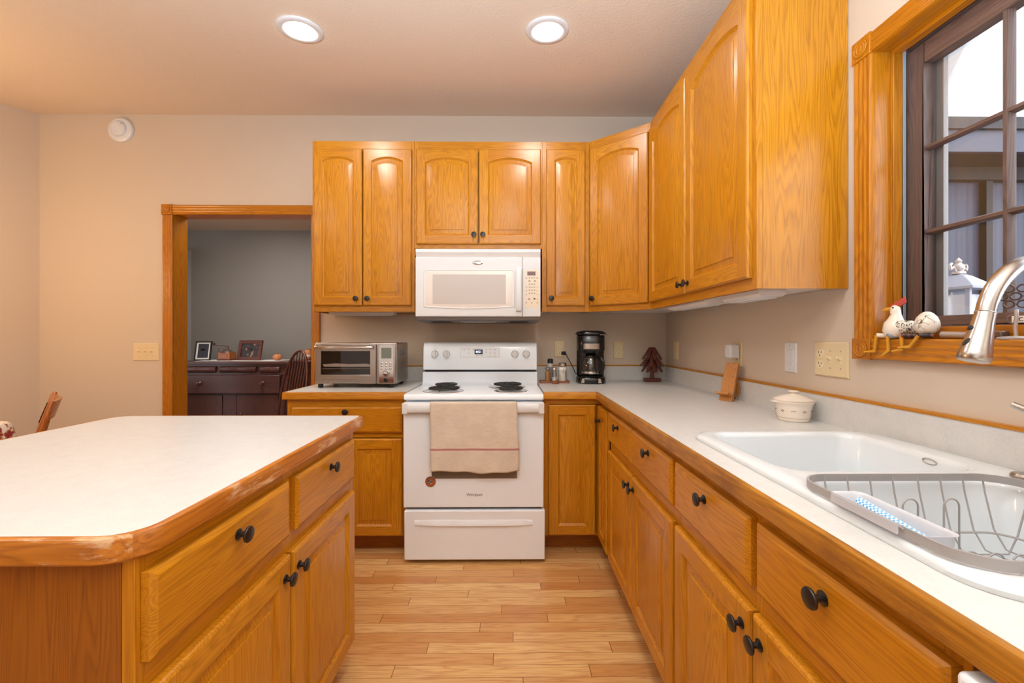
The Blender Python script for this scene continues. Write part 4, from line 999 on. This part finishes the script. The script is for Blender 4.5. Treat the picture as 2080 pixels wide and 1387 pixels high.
# ================================================================== plates on the walls
def plate(name, label, cat, loc, rz, w, h, parts, m='ivory', group=None):
    t = thing(name, label, cat, loc, rz, group)
    b = MB(); hw_, hh = w/2, h/2; r = lambda i, y: [(-hw_+i, y, -hh+i), (hw_-i, y, -hh+i), (hw_-i, y, hh-i), (-hw_+i, y, hh-i)]
    b.loft([r(0, 0), r(0, -.0025), r(.004, -.0062)], m, True, True); b.build('cover_plate', t, ang=20)
    for k, x in parts:
        if k == 'toggle':
            b = MB(); b.box(x-.0052, x+.0052, -.0066, -.0060, -.012, .012, 'ivory_light'); b.build('toggle_slot', t)
            b = MB(); b.prism([(-.006, -.004), (-.006, .006), (-.019, .0125), (-.020, .006)], 'x', x-.0042, x+.0042, 'ivory_light'); b.build('toggle', t, bevel=.0008)
            for zz in (-.030, .030):
                b = MB(); b.lathe([(.003, -.006), (.003, -.0068), (0, -.0070)], 'alum', (x, 0, zz), 'y', 12); b.build('screw', t)
        elif k == 'outlet':
            for zz in (-.0195, .0195):
                b = MB(); b.loft([[(x+p[0], y, zz+p[1]) for p in rr2(-.0165, .0165, -.014, .014, (.01,)*4, 5)] for y in (-.0060, -.0078)], 'ivory_light', False, True); f_ = b.build('receptacle', t)
                b = MB(); b.box(x-.0075, x-.0055, -.0083, -.0077, zz+.0, zz+.009, 'rubber'); b.box(x+.0055, x+.0075, -.0083, -.0077, zz+.001, zz+.008, 'rubber'); b.lathe([(.0026, -.0077), (.0026, -.0083), (0, -.0083)], 'rubber', (x, 0, zz-.0065), 'y', 12); b.build('slots', f_)
        elif k == 'rocker':
            b = MB(); b.box(x-.0165, x+.0165, -.0072, -.0060, -.0335, .0335, 'white_plastic'); b.prism([(-.0073, -.031), (-.0073, .031), (-.0085, .031), (-.0108, .0), (-.0085, -.031)], 'x', x-.0145, x+.0145, 'white_plastic'); b.build('rocker', t, bevel=.0008)
            b = MB(); b.box(x-.010, x+.010, -.0102, -.0090, -.0225, -.0215, 'grey_ink'); b.build('indicator_bar', t)
            for zz in (-.048, .048):
                b = MB(); b.lathe([(.0025, -.006), (.0025, -.0068), (0, -.0070)], 'alum', (x, 0, zz), 'y', 12); b.build('screw', t)
    return t
OG = 'ivory wall outlets'
plate('switch_plate', 'ivory triple toggle switch plate on the wall left of the doorway', 'light switch', (-2.580, WY-.0003, 1.114), 0, .182, .124, [('toggle', -.046), ('toggle', 0), ('toggle', .046)])
plate('wall_outlet', 'ivory outlet left of the coffee maker with a black plug in it', 'outlet', (.366, WY-.0003, 1.137), 0, .074, .120, [('outlet', 0)])
plate('wall_outlet', 'ivory outlet between the coffee maker and the wooden tree', 'outlet', (.792, WY-.0003, 1.128), 0, .076, .122, [('outlet', 0)])
plate('wall_outlet', 'ivory outlet on the window wall nearest the room corner', 'outlet', (WX-.0003, 2.790, 1.128), -pi/2, .072, .120, [('outlet', 0)])
plate('wall_outlet', 'ivory outlet behind the white plug-in adapter', 'outlet', (WX-.0003, 2.035, 1.135), -pi/2, .074, .120, [('outlet', 0)])
c = thing('plug_in_adapter', 'white rounded plug-in adapter on the outlet above the phone stand', 'adapter', (WX-.0095, 2.035, 1.150), -pi/2)
b = MB(); b.loft([[(p[0], y, p[1]) for p in rr2(-.0275+i, .0275-i, -.033+i, .033-i, (.010,)*4, 6)] for i, y in ((.003, 0), (0, -.003), (0, -.040), (.004, -.045), (.008, -.0455))], 'white_plastic', True, True); b.build('housing', c)
b = MB(); b.lathe([(.002, -.0455), (.002, -.0462), (0, -.0462)], 'grey_ink', (-.010, 0, .018), 'y', 10); b.build('indicator', c)
plate('dimmer_switch', 'white dimmer switch plate between the adapter and the ivory plate', 'light switch', (WX-.0003, 1.652, 1.138), -pi/2, .070, .121, [('rocker', 0)], 'white_plastic')
plate('switch_plate', 'wide ivory plate with an outlet and two toggles, beside the window', 'light switch', (WX-.0003, 1.444, 1.141), -pi/2, .152, .122, [('outlet', -.046), ('toggle', 0), ('toggle', .046)])
c = thing('smoke_alarm', 'round white alarm high on the wall left of the doorway', 'smoke alarm', (-2.752, WY-.0003, 2.690))
b = MB(); b.lathe([(.084, 0), (.086, -.006), (.084, -.018), (.076, -.024), (.060, -.026), (.058, -.022), (.052, -.022), (.050, -.036), (.046, -.042), (.034, -.045), (.031, -.042), (.029, -.045), (0, -.047)], 'white_plastic', axis='y', n=48); b.build('housing', c, ang=25)
b = MB(); b.lathe([(.0035, -.0415), (.0035, -.044), (0, -.044)], 'grey_ink', (.03, 0, .028), 'y', 12); b.build('test_light', c)

# recessed ceiling lights
for (lx, ly, lb) in ((.187, 1.988, 'lit recessed ceiling light above the range side'), (-1.000, 1.995, 'lit recessed ceiling light above the doorway side, left of the other')):
    c = thing('recessed_light', lb, 'ceiling light', (lx, ly, ceil_z(ly)), 0, 'recessed ceiling lights'); c.rotation_euler = (math.atan(SL), 0, 0)
    b = MB(); b.lathe([(.103, -.0005), (.104, -.005), (.100, -.009), (.088, -.0115), (.074, -.0105), (.058, -.003), (.053, .0)], 'white_plastic', n=48); b.build('trim_ring', c, ang=60)
    b = MB(); b.lathe([(.0545, -.0002), (.053, -.0022), (.045, -.0045), (.02, -.0065), (0, -.007)], 'bulb', n=36); b.build('lens', c, ang=60)

# ================================================================== on the window ledge
LZ = ZW0
def limb(name, parent, pts, rs, m, foot=None):
    b = MB(); b.tube(pts, rs, m, 10)
    return b.build(name, parent)
c = thing('hen_figurine', 'painted hen figurine with red comb sitting on the window ledge, legs dangling', 'figurine', (WX+.004, 1.197, LZ))
RZ = Matrix.Rotation(0, 4, 'Z')
# local: hen faces +Y/-X; legs hang over the casing toward -X
b = MB()
prof = [((0, 0, .004), .010), ((-.002, .006, .012), .024), ((-.004, .010, .028), .0285), ((-.002, .010, .045), .025), ((0, .008, .060), .017), ((0, .008, .072), .0125), ((0, .009, .082), .0125), ((0, .010, .091), .0115), ((0, .010, .098), .006), ((0, .010, .101), .001)]
b.tube([p for p, r in prof], [r for p, r in prof], 'off_white', 18); body = b.build('body', c, (0, 0, 0), (0, 0, radians(42)), ang=70)
b = MB(); b.ball((.002, -.022, .030), .021, 'feather', 12, (.8, .8, 1.15)); b.build('tail', body)
b = MB(); b.ball((-.0235, -.008, .036), .020, 'feather', 10, (.40, 1.0, .9)); b.build('wing', body)
b = MB(); b.prism([(.022, .088), (.019, .100), (.004, .111), (-.013, .124), (-.015, .106), (-.005, .097), (.008, .094)], 'x', -.004, .004, 'red'); b.build('comb', body, bevel=.0015)
b = MB(); b.prism([(.020, .0715), (.014, .080), (.006, .066), (.008, .056), (.016, .060)], 'x', -.008, .006, 'red'); b.build('wattle', body, bevel=.0015)
b = MB(); b.tube([(0, .016, .088), (-.001, .029, .087), (-.001, .039, .084)], [.0078, .0056, .001], 'yellow', 10); b.build('beak', body)
b = MB(); b.lathe([(.0024, 0), (.0016, -.0014), (0, -.0016)], 'navy', (0, 0, 0), 'x', 12, ); 
e_ = b.build('eye', body, (-.0118, .0135, .0915))
def leg(parent, hip, knee, ankle, toe, r, mu, ml):
    b = MB(); b.tube([hip, knee], [r, r*.9], mu, 12); u = b.build('upper_leg', parent)
    b = MB(); b.tube([knee, (Vector(knee)*.5+Vector(ankle)*.5), ankle, toe], [r*.62, r*.60, r*.72, r*.35], ml, 12, flat=(1, 1)); b.build('lower_leg', parent)
leg(c, (-.010, .020, .010), (-.036, .036, .011), (-.034, .044, -.037), (-.047, .066, -.040), .0072, 'off_white', 'yellow')
leg(c, (-.012, -.006, .008), (-.036, .000, .009), (-.034, -.002, -.034), (-.046, .008, -.050), .0072, 'bluegrey', 'yellow')
c = thing('egg_figurine', 'cracked egg figurine with striped legs sitting on the window ledge beside the hen', 'figurine', (WX+.004, 1.118, LZ))
b = MB(); b.lathe([(0, .012), (.013, .0125), (.0225, .021), (.0265, .034), (.026, .046), (.021, .060), (.013, .070), (.006, .0745), (0, .0755)], 'egg', n=32); b.build('egg', c, ang=70)
leg(c, (-.006, .010, .010), (-.036, .036, .010), (-.034, .036, -.030), (-.050, .052, -.035), .0072, 'stocking', 'yellow')
leg(c, (-.006, -.018, .010), (-.036, -.012, .009), (-.036, .012, -.022), (-.050, .032, -.024), .0072, 'stocking', 'yellow')
# cast flower on its stand
c = thing('metal_flower', 'small cast metal flower of rings on a stand, on the ledge behind the faucet', 'ornament', (WX+.010, .925, LZ), radians(39))
b = MB(); b.lathe([(.030, 0), (.031, .003), (.027, .006), (.006, .008), (0, .008)], 'alum', n=28); b.build('base', c)
b = MB(); b.tube([(0, 0, .006), (.001, .001, .03), (-.001, -.001, .05), (0, 0, .068)], .0036, 'alum', 10); b.tube([(0, .001, .035), (0, .012, .040), (0, .012, .052), (0, .004, .056)], .002, 'cast_metal', 6); b.build('stem', c)
b = MB()
for k in range(7):
    a = pi/3*k; y_, z_ = (0, 0) if k == 6 else (.0205*cos(a), .0205*sin(a))
    b.loft([[(dx, y_+r_*cos(2*pi*i/18), .098+z_+r_*sin(2*pi*i/18)) for i in range(18)] for dx, r_ in ((-.003, .0098), (-.005, .0080), (-.003, .0062), (.003, .0062), (.005, .008), (.003, .0098), (-.003, .0098))], 'cast_metal')
b.build('ring_petals', c, ang=60)

# ================================================================== outside the window
b = MB(); b.box(1.6, 16, -8, 16, -.6, -.5, 'ground'); o = b.build('ground_outside'); struct(o)
c = thing('outbuilding', 'slate blue metal-sided building with dark roof edge seen through the window', 'building', (6, 4.6, -.5))
MB().box(-3.2, 6, .5, 4, 0, 3.66, 'siding').build('siding_wall', c)
for k, x in enumerate((-1.62, -.86, -.10, .66, 1.42, 2.18)):
    MB().box(x-.04, x+.04, .42, .499, 0, 3.64, 'siding_dark').build('post', c)
b = MB(); b.box(-3.4, 6.2, .02, .5, 3.80, 3.83, 'siding_dark'); b.box(-3.3, 6.1, .40, .499, 3.645, 3.799, 'siding_dark'); b.build('soffit_and_eave_shadow', c)  # lower dark box is the eave's shadow on the wall, built as a band
b = MB(); b.box(-3.4, 6.2, -.03, .018, 3.79, 4.03, 'fascia'); b.build('fascia', c)
b = MB(); b.prism([(-.07, 4.032), (-.07, 4.16), (2.0, 4.9), (4.1, 4.16), (4.1, 4.032)], 'x', -3.45, 6.3, 'shingle'); b.build('roof', c)
c = thing('bird_feeder', 'white lantern-shaped bird feeder standing outside the window', 'bird feeder', (1.62, 1.475, 1.27), .3)
b = MB(); b.box(-.06, .06, -.06, .06, 0, .012, 'backdrop_white'); b.build('tray', c, bevel=.003)
for sx_ in (-1, 1):
    for sy_ in (-1, 1): MB().box(sx_*.048-.006, sx_*.048+.006, sy_*.048-.006, sy_*.048+.006, .0122, .118, 'backdrop_white').build('post', c)
b = MB(); b.loft([rrect(-.07, .07, -.07, .07, .004, .1182, 3), rrect(-.07, .07, -.07, .07, .004, .126, 3), rrect(-.05, .05, -.05, .05, .004, .146, 3), rrect(-.026, .026, -.026, .026, .004, .168, 3), rrect(-.012, .012, -.012, .012, .004, .176, 3)], 'backdrop_white', True, True); b.build('roof', c, ang=30)
b = MB(); b.lathe([(.02, .1762), (.018, .184), (.010, .188), (.016, .196), (.016, .206), (.007, .216), (.010, .224), (0, .236)], 'alum'); b.build('finial', c)
b = MB(); b.box(-.040, .040, -.040, .040, .0125, .10, 'caddy'); b.build('seed_hopper', c)
b = MB()
for s_ in (-1, 1): b.tube([(s_*.010, 0, .18), (s_*.03, 0, .20), (s_*.045, 0, .192), (s_*.048, 0, .206), (s_*.040, 0, .212)], .0045, 'alum', 8)
b.build('scroll_work', c)
b = MB(); b.lathe([(.014, -1.77), (.014, -.0005), (0, -.0004)], 'siding_dark'); b.build('pole', c)
# ================================================================== the room beyond the doorway
SBX, SBY = -2.83, 4.27
c = thing('sideboard', 'dark mahogany sideboard against the grey wall beyond the doorway', 'sideboard', (SBX, SBY, 0))
hw = .555
b = MB(); b.box(-hw-.03, hw+.03, -.035, .42, .945, .972, 'mahog_x'); b.build('top', c, bevel=.004)
MB().box(-hw, hw, .0, .40, .12, .944, 'mahog_x').build('carcass', c)
for (a, e) in ((-.485, -.165), (-.125, .245), (.285, .485)):
    b = MB(); n = 18; lo = []
    def wave(x, a=a, e=e): return -.020-.010*abs(sin(pi*2*(x-a)/(e-a)))
    b.loft([[(a+(e-a)*i/n, wave(a+(e-a)*i/n)*k - .001, z) for i in range(n+1)] for z, k in ((.858, .4), (.872, 1), (.908, 1), (.922, .4))], 'mahog_x', cyc=False)
    d = b.build('small_drawer', c, ang=60)
b = MB(); b.box(-hw-.02, hw+.02, -.012, -.0005, .925, .944, 'mahog_x'); b.box(-hw, hw, -.010, -.0005, .836, .856, 'mahog_x'); b.build('moulding', c)
b = MB(); b.box(-.50, .50, -.045, -.0005, .648, .834, 'mahog_x'); d = b.build('drawer', c, bevel=.006)
for x in (-.31, .33):
    b = MB(); b.lathe([(.022, 0), (.012, -.012), (.020, -.024), (.016, -.034), (0, -.036)], 'mahog_z', (x, -.045, .752), 'y'); b.build('knob', d)
for (a, e, kx) in ((-.47, -.10, None), (.05, .47, .085)):
    b = MB(); b.box(a, e, -.018, -.0005, .15, .630, 'mahog_z'); d = b.build('door', c, bevel=.005)
    if kx:
        b = MB(); b.lathe([(.018, 0), (.010, -.010), (.017, -.020), (0, -.03)], 'mahog_z', (kx, -.018, .43), 'y'); b.build('knob', d)
MB().box(-.095, .045, -.012, -.0005, .15, .630, 'mahog_z').build('centre_panel', c, bevel=.003)
for s_ in (-1, 1):
    b = MB(); b.tube([(s_*.52, -.030, .62), (s_*.53, -.034, .56), (s_*.525, -.025, .45), (s_*.52, -.030, .30), (s_*.52, -.035, .14)], [.030, .034, .026, .026, .033], 'mahog_z', 14); b.build('column', c)
    b = MB(); b.box(s_*.52-.035, s_*.52+.035, -.05, .40, 0, .119, 'mahog_z'); b.build('foot', c)
o = MB().box(-.30, .56, 0, .30, 0, .002, 'paper').build('table_runner', None, (SBX-.10, SBY+.01, .9723)); tag(o, 'thin white runner along the sideboard top', 'runner')
def photo_frame(label, x, w, h, fw, mat_w, pic, y=SBY+.14, rz=0, lean=.2, m='dark_x'):
    t = thing('photo_frame', label, 'picture frame', (x, y, .9745), rz)
    R = Matrix.Rotation(-lean, 4, 'X'); b = MB()
    for q in ((-w/2, w/2, 0, fw), (-w/2, w/2, h-fw, h), (-w/2, -w/2+fw, fw, h-fw), (w/2-fw, w/2, fw, h-fw)): b.box(q[0], q[1], -.012, .006, q[2], q[3], m, R)
    b.build('frame', t)
    b = MB(); b.box(-w/2+fw, w/2-fw, -.003, .004, fw, h-fw, 'paper' if mat_w else pic, R); b.build('mat' if mat_w else 'picture', t)
    if mat_w:
        b = MB(); b.box(-w/2+fw+mat_w, w/2-fw-mat_w, -.0045, -.0032, fw+mat_w, h-fw-mat_w, pic, R); b.build('picture', t)
    b = MB(); b.prism([(.010, h*.55), (.006, h*.60), (h*.42, 0), (h*.46, 0)], 'x', -.02, .02, m); b.build('easel_leg', t)
    return t
photo_frame('narrow black photo frame with a white mat on the left of the sideboard', -3.245, .155, .205, .010, .017, 'dark_photo', rz=.14, m='rubber')
t = photo_frame('wide dark wooden frame with a baby photo on the sideboard', -2.755, .275, .215, .035, 0, 'photo', rz=-.16)
c = thing('coffee_grinder', 'old wooden box coffee grinder with a crank, between the two photo frames', 'coffee grinder', (-2.99, SBY+.15, .9745))
b = MB(); b.box(-.068, .068, -.06, .06, 0, .012, 'dark_x'); b.box(-.06, .06, -.052, .052, .0122, .085, 'table_x'); b.build('box', c, bevel=.003)
MB().box(-.035, .035, -.058, -.0525, .022, .062, 'table_x').build('drawer', c, bevel=.002)
b = MB(); b.lathe([(.060, .0853), (.056, .092), (.040, .106), (.016, .120), (.010, .155), (0, .157)], 'cast_metal'); b.build('hopper', c)
b = MB(); b.tube([(0, 0, .150), (-.05, -.01, .155), (-.115, -.02, .160), (-.125, -.02, .162)], .005, 'cast_metal', 8); b.tube([(-.06, -.02, .09), (-.085, -.02, .105), (-.07, -.02, .125), (-.03, -.01, .120)], .004, 'cast_metal', 8); k_ = b.build('crank', c)
b = MB(); b.lathe([(.006, .160), (.012, .168), (.012, .184), (.006, .192), (0, .192)], 'dark_z', (-.125, -.02, 0)); b.build('crank_knob', k_)
def pumpkin(label, loc, r, tall=.75):
    t = thing('pumpkin', label, 'pumpkin', loc, 0, 'small pumpkins beyond the doorway')
    b = MB(); loops = []
    for i in range(13):
        th = pi*i/12; lp = []
        for j in range(40):
            a = 2*pi*j/40; rr = r*max(sin(th), 1e-3)*(1-.07*abs(cos(a*4))); lp.append((rr*cos(a), rr*sin(a), r*tall*(1-cos(th)*(1-.12*(sin(th)**4)))))
        loops.append(lp)
    b.loft(loops, 'pumpkin', True, True); b.build('body', t, ang=70)
    b = MB(); b.tube([(0, 0, 2*r*tall-.006), (.003, 0, 2*r*tall+.008), (.009, 0, 2*r*tall+.014)], [.008, .005, .005], 'bamboo_z', 8); b.build('stem', t)
pumpkin('small ribbed orange pumpkin on the sideboard right of the baby photo', (-2.44, SBY+.12, .9745), .048, .72)
# plant stand with an orange gourd jar behind the windsor chair
c = thing('side_table', 'slim dark table behind the windsor chair beyond the doorway', 'table', (-2.10, 4.42, 0))
b = MB(); b.lathe([(.13, .96), (.135, .97), (.13, .98), (0, .98)], 'dark_x'); b.build('top', c)
b = MB(); b.lathe([(.12, 0), (.11, .02), (.03, .05), (.025, .5), (.03, .9), (.06, .9598)], 'dark_z'); b.build('pedestal', c)
c = thing('orange_jar', 'orange patterned jar standing behind the windsor chair', 'jar', (-2.13, 4.42, .981))
b = MB(); b.lathe([(.030, 0), (.040, .015), (.040, .08), (.028, .105), (.030, .112), (0, .113)], 'pumpkin'); b.build('body', c)
b = MB(); b.lathe([(.0402, .03), (.041, .035), (.041, .05), (.0402, .055)], 'off_white'); b.build('band', c)
# windsor chair
c = thing('windsor_chair', 'dark windsor chair with hooped spindle back seen through the doorway', 'chair', (-2.04, 3.57, 0), radians(-30))
b = MB(); b.loft([[(p[0]*1., p[1], z) for p in rrect(-.20+i, .20-i, -.20+i, .20-i, .09, z, 6)] for i, z in ((.015, .44), (0, .455), (0, .47), (.012, .478))], 'dark_x', True, True); b.build('seat', c, ang=60)
hoop = []
for i in range(25):
    a = pi*i/24; hoop.append((-.185*cos(a), .17+.10*sin(a)**.8+.0, .48+.615*sin(a)**.62))
b = MB(); b.tube(hoop, .011, 'dark_z', 10); b.build('hoop', c)
for i in range(7):
    x = -.12+.04*i; f = x/.185; zt = .48+.615*(max(0, 1-f*f)**.5)**.62; yt = .17+.10*(max(0, 1-f*f)**.5)**.8
    b = MB(); b.tube([(x*.85, .165, .478), (x*.95, .165+(yt-.165)*.5, (.478+zt)/2), (x, yt, zt)], [.006, .008, .005], 'dark_z', 8); b.build('spindle', c)
for (sx_, sy_) in ((-1, -1), (1, -1), (-1, 1), (1, 1)):
    b = MB(); b.tube([(sx_*.14, sy_*.14, .4395), (sx_*.165, sy_*.165, .25), (sx_*.19, sy_*.19, 0)], [.013, .018, .011], 'dark_z', 10); b.build('leg', c)
# bay window with blinds in the far room (seen edge-on at the left of the doorway)
wn2 = bpy.data.objects.new('window_2', None); COL.objects.link(wn2); wn2.location = (-3.62, 0, 0); struct(wn2); wn2['label'] = 'window with white blinds at the left of the far room'
b = MB(); b.box(0, .02, 4.08, 4.15, .70, 1.99, 'trim_z'); b.box(0, .02, 3.2, 4.08, 1.92, 1.99, 'trim_y'); b.box(0, .03, 3.2, 4.15, .69, .75, 'trim_y'); b.build('casing', wn2)
b = MB(); b.box(-.075, -.07, 3.2, 4.08, .75, 1.92, 'pane'); b.build('glass', wn2)
for k in range(26):
    z = 1.10+.03*k
    b = MB(); b.box(-.028, -.004, 3.2, 4.07, z, z+.0022, 'white_plastic', Matrix.Translation((0, 0, z)) @ Matrix.Rotation(.75, 4, 'Y') @ Matrix.Translation((0, 0, -z))); b.build('blind_slat', wn2)

# ================================================================== dining corner on the left
TX0, TX1, TY0, TY1 = -3.39, -2.655, 1.53, 2.26
c = thing('dining_table', 'dining table under a floral cloth at the left edge', 'table', ((TX0+TX1)/2, (TY0+TY1)/2, 0))
MB().loft([rrect(-.358, .358, -.352, .352, .09, z, 8) for z in (.735, .763)], 'table_x', True, True).build('tabletop', c, bevel=.003)
for (sx_, sy_) in ((-1, -1), (1, -1), (-1, 1), (1, 1)):
    b = MB(); b.tube([(sx_*.32, sy_*.305, .7345), (sx_*.32, sy_*.305, .4), (sx_*.32, sy_*.305, 0)], [.03, .034, .022], 'table_z', 12); b.build('leg', c)
b = MB(); loops = []
def tc(i, z, wv=0):
    pts = []
    P = rrect(TX0-i, TX1+i, TY0-i, TY1+i, .07, z, 8); n = len(P); cx_, cy_ = (TX0+TX1)/2, (TY0+TY1)/2
    for k, p in enumerate(P):
        u = 1+wv*sin(k*2.1); pts.append((cx_+(p[0]-cx_)*u, cy_+(p[1]-cy_)*u, z))
    return pts
b.loft([tc(.03, .50, .012), tc(.022, .62, .008), tc(.012, .72, .004), tc(.006, .755), tc(-.004, .767), tc(-.02, .769)], 'floral', False, True)
o = b.build('tablecloth', ang=70); tag(o, 'white cloth with red floral print draped over the dining table', 'tablecloth')
o = MB(); 
o.loft([[(p[0], p[1], z) for p in rrect(-.36, .32, -.30, .30, .10, z, 8)] for z in (0, .005)] + [[(p[0], p[1], z) for p in rrect(-.35, .31, -.29, .29, .09, z, 8)] for z in (.007,)], 'runner', True, True)
o = o.build('quilted_mat', None, (-3.0, 1.895, .7695), ang=60); tag(o, 'tan quilted mat lying on the floral tablecloth', 'place mat')
c = thing('dining_chair', 'polished oak dining chair beyond the island, its back leaning right', 'chair', (-2.195, 1.63, 0), radians(-44))
b = MB(); b.loft([rrect(-.21+i, .21-i, -.20+i, .20-i, .05, z, 6) for i, z in ((.01, .43), (0, .442), (0, .462), (.012, .47))], 'table_x', True, True); b.build('seat', c, ang=60)
for s_ in (-1, 1):
    b = MB(); b.tube([(s_*.17, .165, .468), (s_*.183, .205, .66), (s_*.196, .255, .85), (s_*.20, .282, .955), (s_*.20, .284, .962)], [.020, .026, .021, .014, .010], 'table_z', 14, flat=(.62, 1.0)); b.build('back_post', c)
b = MB(); n = 12
b.loft([[(-.192+.384*i/n, .262+.03*sin(pi*i/n)+dy, z) for i in range(n+1)] for dy, z in ((-.016, .875), (-.004, .875), (.018, .952), (.008, .955), (-.016, .875))], 'table_x', cyc=False); b.build('crest_rail', c, ang=60)
for k in range(5):
    x = -.12+.06*k; b = MB(); b.tube([(x, .175, .468), (x*1.05, .225, .68), (x*1.1, .272, .884)], [.007, .010, .007], 'table_z', 8); b.build('spindle', c)
for (sx_, sy_) in ((-1, -1), (1, -1), (-1, 1), (1, 1)):
    b = MB(); b.tube([(sx_*.15, sy_*.15, .4295), (sx_*.175, sy_*.17, .22), (sx_*.195, sy_*.19, 0)], [.016, .022, .014], 'table_z', 10); b.build('leg', c)
